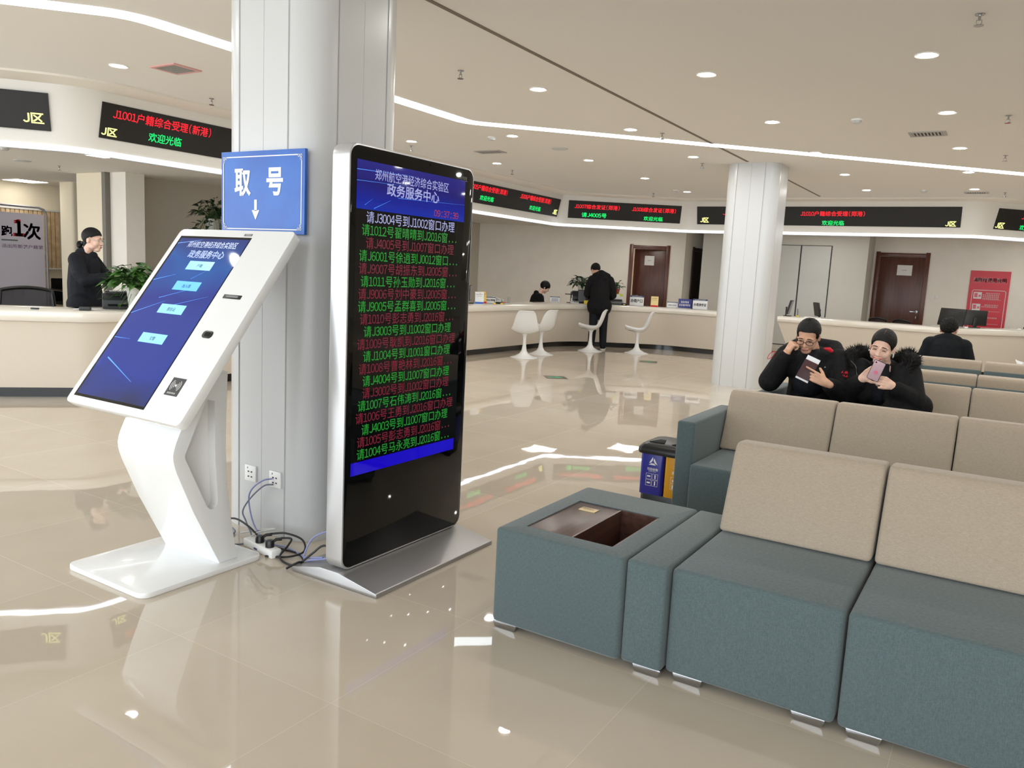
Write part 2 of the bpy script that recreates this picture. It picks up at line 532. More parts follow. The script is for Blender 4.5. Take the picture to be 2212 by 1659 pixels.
FB = rpath([(-11.6, .79), (-8.12, 4.66), (-8.12, 14.62), (-5.83, 16.12), (-.66, 16.12), (2.4, 19.2)], [.6, .08, .4, .4])
b = B()
op = [p-n*.3 for p, n in FB]+[V((2.4, 24, 0)), V((-18, 24, 0)), V((-18, -.5, 0))]
prism(b, [(p.x, p.y) for p in op], XY, OFF_Z, OFF_Z+.08)
struct('ceiling_office', b, CEIL)
b = B(); sweep(b, FB, [(0, FAS_Z), (KT*(CEIL_Z-FAS_Z), CEIL_Z), (-.42, CEIL_Z), (-.42, FAS_Z)])
struct('trim_fascia', b, FASCIA, ang=20, label='tilted white fascia band over the service counters carrying the red and green displays')
CB = rpath([(-11.6, .79), (-8.12, 4.66), (-8.12, 14.62), (-5.83, 16.12), (-.66, 16.12), (2.4, 19.2)], [.6, 1.3, 1.3, .4])
b = B(); sweep(b, CB, [(.12, 3.052), (.56, 3.052), (.56, 3.03), (.12, 3.03)])
struct('trim_cornice', b, mat('cornice_paint', (232, 226, 215), .7))
b = B(); sweep(b, FB, [(-.035, FAS_Z-.001), (.004, FAS_Z-.001), (.004, FAS_Z-.034), (-.035, FAS_Z-.034)])
lsx = part('fascia_light', b, STRIPL, smooth=False)
tag(lsx, 'thin glowing white line along the lower edge of the display fascia', 'strip light')
b = B(); sweep(b, FB, [(-.06, FAS_Z-.002), (-.036, FAS_Z-.002), (-.036, FAS_Z-.05), (-.06, FAS_Z-.05)])
struct('trim_light_channel', b, mat('channel_grey', (150, 152, 156), .5))

def vwall(bm, p0, p1, z0, z1, th=.12, mi=0):
    a, c = V((*p0, 0)), V((*p1, 0)); d = c-a; L = d.length
    M = Matrix.Translation(a) @ Matrix.Rotation(math.atan2(d.y, d.x), 4, 'Z')
    box(bm, 0, L, 0, th, z0, z1, M=M, mi=mi)
# back wall behind the far counter (turned about 20 degrees), with an opening for the ajar door
WA = math.radians(20.1); wd = V((math.cos(WA), math.sin(WA), 0))
W1a = V((-11.62, 16.9, 0)); DL = V((-8.05, 18.2, 0)); DR = DL+wd*.97; W1b = V((-6.81, 18.655, 0))
b = B()
vwall(b, W1a[:2], (DL+wd*.05)[:2], 0, 3.1); vwall(b, (DR-wd*.05)[:2], W1b[:2], 0, 3.1); vwall(b, (DL+wd*.05)[:2], (DR-wd*.05)[:2], 2.17, 3.1)
struct('wall_back', b, WALL)
b = B(); vwall(b, (-6.81, 18.66), (-6.645, 20.1), 0, 3.1); vwall(b, (-6.66, 20.1), (-6.3, 20.1), 0, 3.1); struct('wall_alcove', b, WALL)
b = B(); box(b, -6.41, -2.74, 18.75, 19.6, 0, 3.1); box(b, -6.41, -6.3, 19.6, 20.1, 0, 3.1)
struct('wall_back_cupboards', b, mat('cupboard_wall', (214, 212, 205), .7))
b = B(); vwall(b, (-2.74, 19.6), (9.5, 19.6), 0, 3.1, .12); struct('wall_back_right', b, WALL)
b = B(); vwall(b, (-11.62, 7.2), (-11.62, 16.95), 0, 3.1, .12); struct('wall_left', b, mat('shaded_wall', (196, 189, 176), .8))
b = B(); vwall(b, (-12.45, 7.07), (-11.68, 7.07), 0, OFF_Z, .12); struct('wall_cream', b, WALLC)
b = B(); vwall(b, (-11.68, 7.1), (-11.22, 7.1), 0, 3.1, .3); struct('wall_pier', b, WALL)
b = B(); box(b, -11.7, -11.61, 7.02, 7.1, 0, OFF_Z); struct('trim_door_edge', b, mat('grey_edge', (120, 116, 108), .5))
b = B(); vwall(b, (-15.6, 4), (-15.6, 12), 0, 3.1, .12); struct('wall_left_room', b, WALLC)
b = B(); vwall(b, (-15.6, 11.5), (-11.6, 11.5), 0, 3.1, .12); struct('wall_left_room_end', b, WALLC)
# slim column in the left room
b = B(); prism(b, rrect(-14.52, -14.1, 7.92, 8.34, .05), XY, 0, OFF_Z); struct('column', b, WALLC, label='slim cream column in the room behind the left counter', cat='column')
# lit wall of the room beyond the ajar door
b = B(); vwall(b, (-10, 20.6), (-5, 22.4), 0, 2.6, .1); struct('wall_far_room', b, mat('far_room_paint', (226, 205, 180), .8))
# ceiling seam
b = B(); box(b, -3.225, -3.19, -5, 10.9, CEIL_Z-.004, CEIL_Z+.01); box(b, -3.16, -3.13, 11.8, 15.3, CEIL_Z-.004, CEIL_Z+.01); struct('trim_1', b, TAUPE)

# ceiling light band, bent twice
SP = rpath([(-7.7, .95), (-5.33, 3.42), (-5.32, 7.42), (3.2, 15.95)], [.5, .35])
b = B(); sweep(b, SP, [(-.095, CEIL_Z+.02), (.095, CEIL_Z+.02), (.095, CEIL_Z-.005), (-.095, CEIL_Z-.005)])
o = part('ceiling_light_band', b, STRIP, smooth=False); tag(o, 'wide glowing white light band bending across the ceiling', 'strip light')

# round-cornered clad columns
def column(name, x0, y0, s, label):
    r, g = .16, .007
    pts = []
    def side(a, c):          # from corner tangent a to tangent c, with grooves at both ends and a hairline in the middle
        a, c = V((*a, 0)), V((*c, 0)); d = (c-a).normalized(); n = V((d.y, -d.x, 0)); L = (c-a).length
        out = []
        for s0, w, dp in ((0, .012, .008), (L/2-.0015, .003, .003), (L-.012, .012, .008)):
            for u, q in ((s0, 0), (s0+.0008, -dp), (s0+w-.0008, -dp), (s0+w, 0)): out.append(a+d*u+n*q)
        return out
    def arc(cx, cy, a0):
        return [V((cx+r*math.cos(math.radians(a0+90*k/12)), cy+r*math.sin(math.radians(a0+90*k/12)), 0)) for k in range(1, 12)]
    x1, y1 = x0+s, y0+s
    P = side((x0+r, y0), (x1-r, y0))+arc(x1-r, y0+r, -90)+side((x1, y0+r), (x1, y1-r))+arc(x1-r, y1-r, 0)
    P += side((x1-r, y1), (x0+r, y1))+arc(x0+r, y1-r, 90)+side((x0, y1-r), (x0, y0+r))+arc(x0+r, y0+r, 180)
    b = B(); loft(b, [[(p.x, p.y, z) for p in P] for z in (0, CEIL_Z+.01)], True, True)
    struct(name, b, COLW, ang=28, label=label, cat='column')
column('column_near', -3.602, 2.8, .686, 'large white clad column with rounded corners behind the ticket kiosk')
column('column_far', -3.525, 11.0, .705, 'white clad column with rounded corners beyond the sofas, in front of the counter')

# ---------------------------------------------------------------- LED boards on the fascia
def led(label, P0, ang, a0, a1, texts, z0=2.588, z1=2.935):
    a = math.radians(ang); d = V((math.cos(a), math.sin(a), 0)); n = V((d.y, -d.x, 0))
    q = math.sqrt(1+KT*KT); up = (n*KT+V((0, 0, 1)))/q; un = d.cross(up)
    O = V((*P0, FAS_Z))
    M = Matrix((d, up, un)).transposed().to_4x4(); M.translation = O
    c = M @ V(((a0+a1)/2, (z0-FAS_Z)*q, 0))
    t = thing('led_display', label, 'display', c, 0, 'red and green displays on the fascia')
    h = lambda z: (z-FAS_Z)*q
    b = B(); box(b, a0, a1, h(z0), h(z1), -.03, .012, M=M)
    part('board', b, LEDB, t, True, False)
    for s, x0, x1, zz0, zz1, mi in texts:
        b = B(); text(b, s, M @ V((x0, h(zz0), .0145)), d, up, x1-x0, h(zz1)-h(zz0), 0, .006 if mi < 2 else .02)
        part('lettering', b, (LEDR, LEDG, LEDY)[mi], t, True, False)
    return t
HY = '欢迎光临'
X0, Y0 = -8.12, 0
led('led display at the picture edge showing only the white 区 zone mark', (-8.12, 4.64), 48.1, -3.4, -.235, [('J区', -.47, -.28, 2.645, 2.755, 2)])
led('led display reading J1001 above the left counter, beside the near column', (X0, Y0), 90, 4.835, 9.4,
    [('J1001户籍综合受理(新港)', 4.95, 6.145, 2.79, 2.895, 0), (HY, 5.37, 5.775, 2.632, 2.732, 1), ('J区', 4.845, 5.02, 2.612, 2.705, 2)])
led('led display reading J1006 at the far end of the side fascia, by the inner corner', (X0, Y0), 90, 9.8, 14.5,
    [('J1005户籍综合受理(郑港)', 11.28, 12.51, 2.80, 2.90, 0), (HY, 11.67, 12.11, 2.645, 2.735, 1), ('J1006户籍综合受理(郑港)', 12.95, 14.13, 2.80, 2.90, 0), (HY, 13.36, 13.79, 2.63, 2.72, 1), ('J区', 14.28, 14.46, 2.625, 2.73, 2)])
led('led display reading J1007 and J1008 on the slanting fascia', (-8.12, 14.62), 33.23, .2, 2.52,
    [('J1007综合发证(郑港)', .32, 1.26, 2.78, 2.875, 0), ('请J4005号', .475, 1.0, 2.615, 2.715, 1), ('J1008综合发证(郑港)', 1.5, 2.42, 2.78, 2.875, 0), (HY, 1.76, 2.16, 2.61, 2.7, 1)])
led('long led display reading J1010 on the far fascia, partly behind the far column', (0, 16.12), 0, -5.66, -.915,
    [('J', -5.13, -5.05, 2.77, 2.86, 0), ('J区', -5.595, -5.41, 2.62, 2.73, 2), ('J1010户籍综合受理(郑港)', -3.62, -2.46, 2.762, 2.858, 0), (HY, -3.22, -2.82, 2.597, 2.69, 1), ('J区', -1.155, -.98, 2.6, 2.7, 2)])
led('led display on the fascia beyond the far corner, cut by the picture edge', (-.66, 16.12), 45.1, .3, 3.2,
    [('J', .80, .86, 2.775, 2.86, 0), (HY, .82, 1.2, 2.6, 2.69, 1), ('J区', .31, .50, 2.6, 2.71, 2)])

# ---------------------------------------------------------------- counters
def counter(label, pts, rad, endshift=None):
    p = rpath(pts, rad, 14)
    t = thing('service_counter', label, 'counter', (*pts[1], 0))
    b = B(); sweep(b, p, [(-.75, .86), (-.012, .86), (0, .85), (.004, .82), (0, .775), (-.012, .762), (-.06, .758), (-.75, .758)])
    part('worktop', b, COUNTER, t, True, True, 40)
    b = B(); sweep(b, p, [(-.05, .757), (-.27, .1), (-.55, .1), (-.55, .757)], shift=endshift)
    part('front_panel', b, COUNTERB, t, True, True, 30)
    b = B(); sweep(b, p, [(-.33, .1), (-.33, 0), (-.53, 0), (-.53, .1)], shift=(lambda z: .4) if endshift else None)
    part('plinth', b, PLINTH, t, True, True, 30)
    return t
counter('long white counter curving round the hall from the left edge to the far column',
        [(-10.6, .6), (-7.34, 4.28), (-7.34, 14.15), (-5.9, 15.2), (-4.25, 15.2)], [.5, 1.3, .8])
counter('white service counter behind the sofas, right of the far column',
        [(-3.66, 15.2), (-.95, 15.2), (2.6, 18.8)], [.7], lambda z: .38*(.757-z))

# ---------------------------------------------------------------- doors, cupboards
def door(name, label, P, ang, w, h, leaf_in=.03, swing=0, handle=None, fmat=None, lmat=None):
    fmat, lmat = fmat or DOORF, lmat or DOORW
    t = thing(name, label, 'door', (P[0], P[1], 0), ang, None, 'structure')
    b = B()
    fw = .085
    box(b, 0, fw, -.03, .13, 0, h, .006); box(b, w-fw, w, -.03, .13, 0, h, .006); box(b, fw-.02, w-fw+.02, -.024, .13, h-fw-.01, h-.02, .006)
    part('door_frame', b, fmat, t)
    b = B()
    M = Matrix.Translation((w-fw, leaf_in, 0)) @ Matrix.Rotation(-swing, 4, 'Z')
    box(b, -(w-2*fw)+.006, -.004, 0, .042, .008, h-fw-.015, .003, M=M)
    lf = part('door_leaf', b, lmat, t)
    if handle is not None:
        b = B()
        hx = -(w-2*fw)+.06 if handle < 0 else -.06
        sgn = 1 if handle < 0 else -1
        tube(b, [M @ V(p) for p in ((hx, 0, 1.0), (hx, -.05, 1.0), (hx+sgn*.02, -.055, 1.0), (hx+sgn*.13, -.055, 1.0))], .011)
        lathe(b, [(0, 0), (.026, 0), (.026, .008), (0, .008)], 16, M @ Matrix.Translation((hx, 0, 1.0)) @ Matrix.Rotation(PI/2, 4, 'X'))
        tube(b, [M @ V((hx, 0, .9)), M @ V((hx, -.03, .9)), M @ V((hx+.0, -.035, .85))], .01)
        part('door_handle', b, CHROME, lf)
    return t, M
d1, M1 = door('door_1', 'dark brown door standing ajar with a paper notice, left of the alcove', DL, WA, .97, 2.24, .05, math.radians(13), -1)
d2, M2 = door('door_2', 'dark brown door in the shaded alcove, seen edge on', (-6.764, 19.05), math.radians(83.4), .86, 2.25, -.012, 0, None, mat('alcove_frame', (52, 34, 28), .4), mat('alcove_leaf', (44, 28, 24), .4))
d3, M3 = door('door_3', 'reddish brown door with a notice and lever handle, left of the red sign', (-2.69, 19.6), 0, 1.08, 2.285, -.012, 0, 1)
def notice(label, root, M, x, z, w, h, y):
    RMx = RM[root.name] @ M
    t = thing('paper_notice', label, 'notice', RMx @ V((x+w/2, y, z)), 0, 'paper notices on the brown doors')
    b = B(); box(b, x, x+w, y, y+.003, z, z+h, M=RMx); part('sheet', b, PAPER, t, True, False)
    b = B(); o = RMx @ V((x+w*.33, y-.001, z+h*.47)); ux = (RMx.to_3x3() @ V((1, 0, 0)))
    scribble(b, o, ux, V((0, 0, 1)), w*.34, h*.07, 4); part('lettering', b, INK, t, True, False)
notice('white paper notice taped to the dark door standing ajar', d1, M1, -.53, 1.75, .24, .23, -.004)
notice('white paper notice taped to the reddish brown door beside the light switch', d3, M3, -.54, 1.78, .3, .225, -.004)
# flush cupboard doors
b = B()
t = thing('cupboard', 'flush pale grey wall cupboard with two tall doors right of the far column', 'cupboard', (-4.0, 18.72, 0))
for x0, x1 in ((-5.1, -4.14), (-4.12, -3.49)):
    b = B(); box(b, x0+.006, x1-.006, 18.72, 18.742, .1, 2.33); part('cupboard_door', b, mat('cupboard_door', (208, 209, 206), .55), t, True, False)
b = B(); box(b, -5.12, -3.475, 18.743, 18.749, .08, 2.345); part('backing', b, mat('cupboard_gap', (70, 70, 70), .7), t, True, False)
# light switch
t = thing('light_switch', 'small white light switch on the wall right of the reddish brown door', 'switch', (-1.4, 19.59, 1.35))
b = B(); box(b, -1.445, -1.36, 19.588, 19.6, 1.305, 1.39, .004); part('plate', b, WHITEP, t, True)
b = B(); box(b, -1.43, -1.375, 19.58, 19.59, 1.32, 1.375, .003); part('rocker', b, WHITEP, t, True)
# fire hydrant instructions
k = 19.59/19.2
def hz(z): return 1.45+(z-1.45)*k
hx0, hx1, hz0, hz1 = -.792*k, -.078*k, .02+.5, hz(1.935)
t = thing('hydrant_sign', 'tall red fire hydrant instruction panel on the back wall', 'sign', (hx0, 19.58, hz0))
b = B(); box(b, hx0, hx1, 19.575, 19.6, hz0, hz1, .003); part('panel', b, RED, t, True, False)
b = B(); ux, uy = V((1, 0, 0)), V((0, 0, 1)); yy = 19.573; w = hx1-hx0
text2(b, '消防栓使用说明', (hx0+.06, yy, hz(1.70)), ux, uy, w-.12, .1, 0, .05)
for k2 in range(24):
    pass
fr = rrect(hx0+.07, hx1-.05, hz0+.06, hz(1.54), .035, 4)
for i in range(len(fr)):
    p, q = fr[i], fr[(i+1) % len(fr)]
    d = V((q[0]-p[0], 0, q[1]-p[1])).normalized(); n = V((-d.z, 0, d.x))*.005
    a, c = V((p[0], yy, p[1])), V((q[0], yy, q[1]))
    quad(b, a-n, c-n, c+n, a+n)
for row, z in enumerate((1.36, 1.12, .86)):
    z = hz(z)
    if row < 2:
        strip3(b, (hx0+.1, yy, z), ux, uy, 0, .15, 0, .14, 0)
        strip3(b, (hx0+.1, yy-.001, z), ux, uy, .015, .075, .03, .12, 1); strip3(b, (hx0+.1, yy-.001, z), ux, uy, .095, .135, .04, .085, 1)
    for kk in range((4, 2, 1)[row]):
        scribble(b, (hx0+(.27 if kk else .32), yy, z+.11-kk*.036), ux, uy, .3 if kk else .26, .024, 9)
    strip3(b, (hx0+.27, yy, z-.012), ux, uy, 0, .34, 0, .004)
part('lettering', b, [PAPER, mat('sign_pink', (214, 110, 128), .5)], t, True, False)

# ================================================================ CEILING FITTINGS
ORD = ['first', 'second', 'third', 'fourth', 'fifth', 'sixth', 'seventh', 'eighth', 'ninth']
xs = [-6.85, -5.3, -3.765, -2.235, -.69, .85, 2.39, 3.93, 5.47]
ys = [2.1, 4.29, 6.29, 8.31, 10.34, 12.38, 14.37]
vis = {(-6.85, 4.29), (-3.765, 6.29), (-2.235, 6.29), (-.69, 6.29), (-2.235, 4.29), (-6.85, 8.31), (-5.3, 8.31), (-3.765, 8.31), (-2.235, 8.31), (-.69, 8.31), (-6.85, 10.34), (-5.3, 10.34), (-3.765, 10.34), (-.69, 10.34), (-5.3, 12.38), (-2.235, 12.38), (-5.3, 14.37), (-2.235, 14.37), (-.69, 14.37), (-.69, 12.38)}
proto = None
for j, y in enumerate(ys):
    for i, x in enumerate(xs):
        if (x == -6.85 and y < 4) or (x == -5.3 and 3 < y < 7) or (x == -6.85 and y > 12) or (y < 4 and x != -5.3) or (x > 0 and y < 6): continue
        if x == -3.765 and y in (12.38, 4.29): continue
        lab = ('lit round downlight in the %s ceiling row back from the camera, %s from the left' % (ORD[j-1], ORD[i])) if (x, y) in vis else 'lit round ceiling downlight outside the picture, seen only as a reflection'
        if y < 4: x, y = -5.15, 2.0
        if proto is None:
            proto = thing('downlight', lab, 'ceiling light', (x, y, CEIL_Z), 0, 'round downlights in the hall ceiling')
            b = B(); lathe(b, [(.058, .002), (.058, -.004), (.076, -.007), (.08, -.003), (.08, .002)], 28); part('trim_ring', b, WHITEP, proto)
            b = B(); disc(b, (0, 0, -.0035), .0585); part('diffuser', b, DLIGHT, proto, False, False)
        else: dup(proto, (x, y, CEIL_Z), None, lab)

def many(build, spots, labels, group):
    first = None
    for p, l in zip(spots, labels):
        if first is None: first = build(p, l, group)
        else: dup(first, p, None, l)
    return first
def sprinkler(p, l, g):
    t = thing('sprinkler', l, 'sprinkler', p, 0, g)
    b = B(); lathe(b, [(0, 0), (.026, 0), (.026, -.004), (.008, -.006), (.008, -.035), (0, -.035)], 14); part('escutcheon', b, CHROME, t)
    b = B(); tube(b, [(-.012, 0, -.03), (-.014, 0, -.05), (0, 0, -.062)], .0025, 6); tube(b, [(.012, 0, -.03), (.014, 0, -.05), (0, 0, -.062)], .0025, 6); lathe(b, [(0, -.062), (.026, -.062), (.026, -.066), (0, -.066)], 14)
    part('deflector', b, CHROME, t)
    return t
sp = [(-.35, 5.5), (-4.04, 5.5), (-7.22, 5.53), (-7.11, 8.62), (-3.52, 8.62), (-7.05, 11.1), (-3.85, 10.95), (-.22, 8.6), (-.26, 11), (-6.05, 14.6), (-.29, 14.9)]
sl = ['near the top right of the ceiling', 'right of the near column, in front of the light band', 'above the J1001 display', 'just above the black information totem', 'beside the light band in mid ceiling', 'above the J1005 display', 'between the light band and the far column', 'at the right edge, beyond the light band row', 'at the right edge, just behind the light band', 'above the J1008 display', 'at the far right above the J1010 display']
many(sprinkler, [(x, y, CEIL_Z) for x, y in sp], ['small chrome ceiling sprinkler '+s for s in sl], 'sprinklers in the hall ceiling')
def detector(p, l, g):
    t = thing('smoke_detector', l, 'smoke detector', p, 0, g)
    b = B(); lathe(b, [(0, 0), (.055, 0), (.055, -.014), (0, -.014)], 20); part('base', b, WHITEP, t)
    b = B(); lathe(b, [(0, -.014), (.045, -.014), (.04, -.034), (.026, -.04), (0, -.04)], 20); part('sensor_head', b, LGREY, t)
    return t
many(detector, [(-5.6, 8.32, CEIL_Z), (-1.46, 8.41, CEIL_Z), (-5.41, 14.1, CEIL_Z), (-1.4, 14.47, CEIL_Z), (-10.34, 5.02, OFF_Z), (-9.95, 5.05, OFF_Z)],
     ['white smoke detector on the ceiling '+s for s in ('behind the light band, above the totem', 'in front of the light band on the right', 'above the J1008 display', 'above the J1010 display', 'of the left room, at the picture edge', 'of the left room, second from the picture edge')], 'smoke detectors')
def vent(p, l, g, w=.34, d=.28, rz=0, mt=None):
    t = thing('air_vent', l, 'air vent', p, rz, g)
    b = B()
    for x0, x1, y0, y1 in ((-w/2, w/2, -d/2, -d/2+.03), (-w/2, w/2, d/2-.03, d/2), (-w/2, -w/2+.03, -d/2+.03, d/2-.03), (w/2-.03, w/2, -d/2+.03, d/2-.03)): box(b, x0, x1, y0, y1, -.01, 0)
    part('frame', b, mt or VENTM, t, False, False)
    b = B()
    n = 9
    for k in range(n):
        x = -w/2+.04+(w-.08)*k/(n-1)
        box(b, x-.008, x+.008, -d/2+.03, d/2-.03, -.009, -.003)
    part('slats', b, VENTM, t, False, False)
    b = B(); quad(b, (-w/2+.03, -d/2+.03, -.001), (-w/2+.03, d/2-.03, -.001), (w/2-.03, d/2-.03, -.001), (w/2-.03, -d/2+.03, -.001)); part('duct', b, mat('vent_dark', (70, 66, 62), .8), t, False, False)
    return t
vent((-6.42, 4.55, CEIL_Z), 'square pink-edged air vent in the ceiling beside the near column', 'air vents', .34, .28, 0, PINKM)
vent((-6.29, 9.32, CEIL_Z), 'grey air vent in the ceiling above the totem, behind the light band', 'air vents', .4, .22)
vent((-.93, 9.34, CEIL_Z), 'grey air vent in the ceiling right of the smoke detector', 'air vents', .34, .26)
vent((-.68, 14.86, CEIL_Z), 'grey air vent in the ceiling above the right end of the J1010 display', 'air vents', .34, .22)
for p, l in (((-5.2, 9.31, CEIL_Z), 'flat white ceiling speaker disc above the totem, behind the light band'), ((-11.64, 5.87, OFF_Z), 'flat grey ceiling speaker disc in the left room')):
    t = thing('ceiling_speaker', l, 'speaker', p)
    b = B(); lathe(b, [(0, 0), (.11, 0), (.11, -.006), (.095, -.012), (0, -.013)], 24); part('grille', b, LGREY, t)
for p, l, w, d in (((-15.05, 7.63, OFF_Z), 'bright square ceiling panel light in the left room over the banner', .55, .5), ((-9.65, 5.81, OFF_Z), 'bright ceiling panel light just under the left fascia edge', .3, .24), ((-11.0, 12.0, OFF_Z), 'bright ceiling panel light behind the side fascia', .6, .6), ((-8.8, 15.6, OFF_Z), 'bright ceiling panel light behind the inner corner of the fascia', .6, .6), ((-3.5, 17.6, OFF_Z), 'bright ceiling panel light over the clerks behind the far fascia', .6, .6), ((.4, 18.2, OFF_Z), 'bright ceiling panel light above the red sign', .6, .6), ((-7.4, 17.2, OFF_Z), 'bright ceiling panel light above the ajar door', .6, .6)):
    t = thing('panel_light', l, 'ceiling light', p, 0, 'ceiling panel lights behind the counters')
    b = B(); box(b, -w/2-.012, w/2+.012, -d/2-.012, d/2+.012, -.012, 0); part('frame', b, WHITEP, t, False, False)
    b = B(); quad(b, (-w/2, -d/2, -.0135), (-w/2, d/2, -.0135), (w/2, d/2, -.0135), (w/2, -d/2, -.0135)); part('diffuser', b, PANELL, t, False, False)

# ================================================================ TICKET KIOSK
TK = math.radians(53)
kz = thing('ticket_kiosk', 'white slanted touch screen ticket kiosk on a folded stand before the near column', 'kiosk', (-3.235, 2.22, 0))
b = B(); prism(b, rrect(-3.53, -2.945, 1.905, 2.55, .05), XY, 0, .024, bev=.004, bevel_edges='caps'); part('base_plate', b, WHITE, kz, True)
# folded leg: side profile (y, z) run across x
prof = [(2.337, .024), (2.199, .30), (2.116, .496), (2.105, .530), (2.099, .556), (2.098, .582), (2.103, .606), (2.112, .632), (2.134, .678), (2.20, .80), (2.30, .93), (2.385, .93), (2.376, .68), (2.374, .574), (2.381, .40), (2.395, .273), (2.437, .024)]
b = B(); prism(b, prof, YZ, -3.415, -3.004, bev=.003, bevel_edges='caps')
leg = part('leg', b, [WHITE, mat('recess_white', (226, 226, 225), .25)], kz, True, True, 30)
hole = [(2.258, .785), (2.157, .573), (2.1575, .561), (2.162, .548), (2.268, .318), (2.282, .301), (2.298, .294), (2.315, .299), (2.326, .313), (2.328, .333), (2.315, .533), (2.313, .80), (2.27, .81)]
b = B(); prism(b, hole, YZ, -3.055, -2.99)
cut = part('cutter', b, [WHITE, mat('recess_white', (226, 226, 225))])
for p in cut.data.polygons: p.material_index = 1
cut.data.transform(RM[kz.name].inverted()); cut.location = kz.location
md = leg.modifiers.new('cut', 'BOOLEAN'); md.object = cut; md.operation = 'DIFFERENCE'; md.solver = 'EXACT'
bpy.context.view_layer.update()
nm_ = bpy.data.meshes.new_from_object(leg.evaluated_get(bpy.context.evaluated_depsgraph_get()))
leg.modifiers.clear(); leg.data = nm_; nm_.set_sharp_from_angle(angle=math.radians(30))
bpy.data.objects.remove(cut)
cy, sy = math.cos(TK), math.sin(TK)
MP = Matrix((V((1, 0, 0)), V((0, cy, sy)), V((0, -sy, cy)))).transposed().to_4x4(); MP.translation = V((0, 1.976, .76))
# note: local z points out of the face
b = B(); t = B(); prism(t, rrect(-3.622, -2.794, 0, 1.024, .028, 6), XY, -.046, 0, bev=.004, bevel_edges='caps'); merge(b, t, MP)
pan = part('panel', b, WHITE, kz, True, True, 30)
b = B(); box(b, -3.5, -2.9, .16, .86, -.11, -.04, .01, M=MP); part('rear_housing', b, WHITE, kz, True)
b = B(); box(b, -3.585, -3.058, .036, .978, -.004, .0008, M=MP); part('bezel', b, GLASSB, pan, True, False)
SCK = screen_grad('kiosk_screen', [(0, (40, 52, 96)), (.2, (40, 72, 190)), (.45, (52, 78, 186)), (.62, (44, 66, 176)), (.8, (40, 110, 205)), (1, (50, 70, 150))], 2, .78, 1.57, .62, .14)
b = B(); box(b, -3.571, -3.064, .05, .964, 0, .0016, M=MP); scr = part('screen', b, SCK, pan, True, False)
def kq(x, v, z=.0024): return MP @ V((x, v, z))
KX, KY = V((1, 0, 0)), V((0, cy, sy))
b = B(); text(b, '郑州航空港经济综合实验区', kq(-3.485, .905), KX, KY, .365, .042, 0, .004); part('title_line', b, KTXT, scr, True, False)
b = B(); text2(b, '政务服务中心', kq(-3.432, .842), KX, KY, .262, .05, 0, .035); part('title_line', b, KTXT, scr, True, False)
for i, (s, v) in enumerate((('户籍', .773), ('出入境', .652), ('居住证', .517), ('交警', .353))):
    b = B(); strip3(b, kq(-3.386, v, .0022), KX, KY, 0, .182, 0, .052, 0)
    w = .02*len(s); text(b, s, kq(-3.295-w/2, v+.014, .0032), KX, KY, w, .022, 1)
    part('screen_button', b, [CYANB2 if i == 1 else CYANB, INK], scr, True, False)
b = B()
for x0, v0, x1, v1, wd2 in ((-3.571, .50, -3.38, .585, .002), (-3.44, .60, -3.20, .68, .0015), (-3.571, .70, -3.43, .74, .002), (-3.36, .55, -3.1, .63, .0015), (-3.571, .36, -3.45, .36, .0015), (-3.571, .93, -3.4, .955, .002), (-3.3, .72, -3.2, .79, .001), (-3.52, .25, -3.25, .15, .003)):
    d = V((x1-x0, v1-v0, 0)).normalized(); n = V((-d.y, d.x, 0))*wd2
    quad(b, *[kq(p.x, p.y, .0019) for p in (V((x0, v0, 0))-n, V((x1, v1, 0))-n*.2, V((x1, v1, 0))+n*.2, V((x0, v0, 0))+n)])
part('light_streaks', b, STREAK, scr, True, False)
b = B(); box(b, -3.003, -2.886, .630, .651, -.004, .003, .001, M=MP); cs = part('card_slot', b, BLACK, pan, True)
b = B(); box(b, -2.985, -2.905, .636, .645, 0, .0036, M=MP); part('slot_mouth', b, GREY, cs, True, False)
b = B(); t = B(); prism(t, rrect(-2.985, -2.921, .417, .454, .016, 5), XY, -.003, .004, bev=.0015, bevel_edges='caps'); merge(b, t, MP); cm = part('code_reader', b, BLACK, pan, True)
b = B(); t = B(); prism(t, rrect(-2.968, -2.936, .425, .447, .004, 3), XY, .003, .0048); merge(b, t, MP); part('reader_window', b, GLASSB, cm, True, False)
b = B(); box(b, -2.994, -2.909, .123, .209, -.003, .002, M=MP); nf = part('contactless_pad', b, mat('pad_grey', (52, 54, 56), .4), pan, True, False)
b = B()
for r in (.014, .023, .032):
    for a0 in (-50, 130):
        pts = [kq(-2.951+r*math.cos(math.radians(a0+100*k/8)), .172+r*math.sin(math.radians(a0+100*k/8)), .0026) for k in range(9)]
        pi = [kq(-2.951+(r-.0028)*math.cos(math.radians(a0+100*k/8)), .172+(r-.0028)*math.sin(math.radians(a0+100*k/8)), .0026) for k in range(9)]
        for k in range(8): quad(b, pts[k], pts[k+1], pi[k+1], pi[k])
t = B(); disc(t, (-2.951, .172, .0026), .006, 16, up=1); merge(b, t, MP)
scribble(b, kq(-2.98, .131, .0026), KX, KY, .055, .008, 8)
part('wave_symbol', b, PAPER, nf, True, False)
b = B(); box(b, -3.122, -3.068, .988, 1.0, -.002, .0015, M=MP); bd = part('maker_plate', b, mat('plate_grey', (70, 70, 72), .35), pan, True, False)
b = B(); scribble(b, kq(-3.112, .991, .002), KX, KY, .04, .006, 6); part('lettering', b, PAPER, bd, True, False)

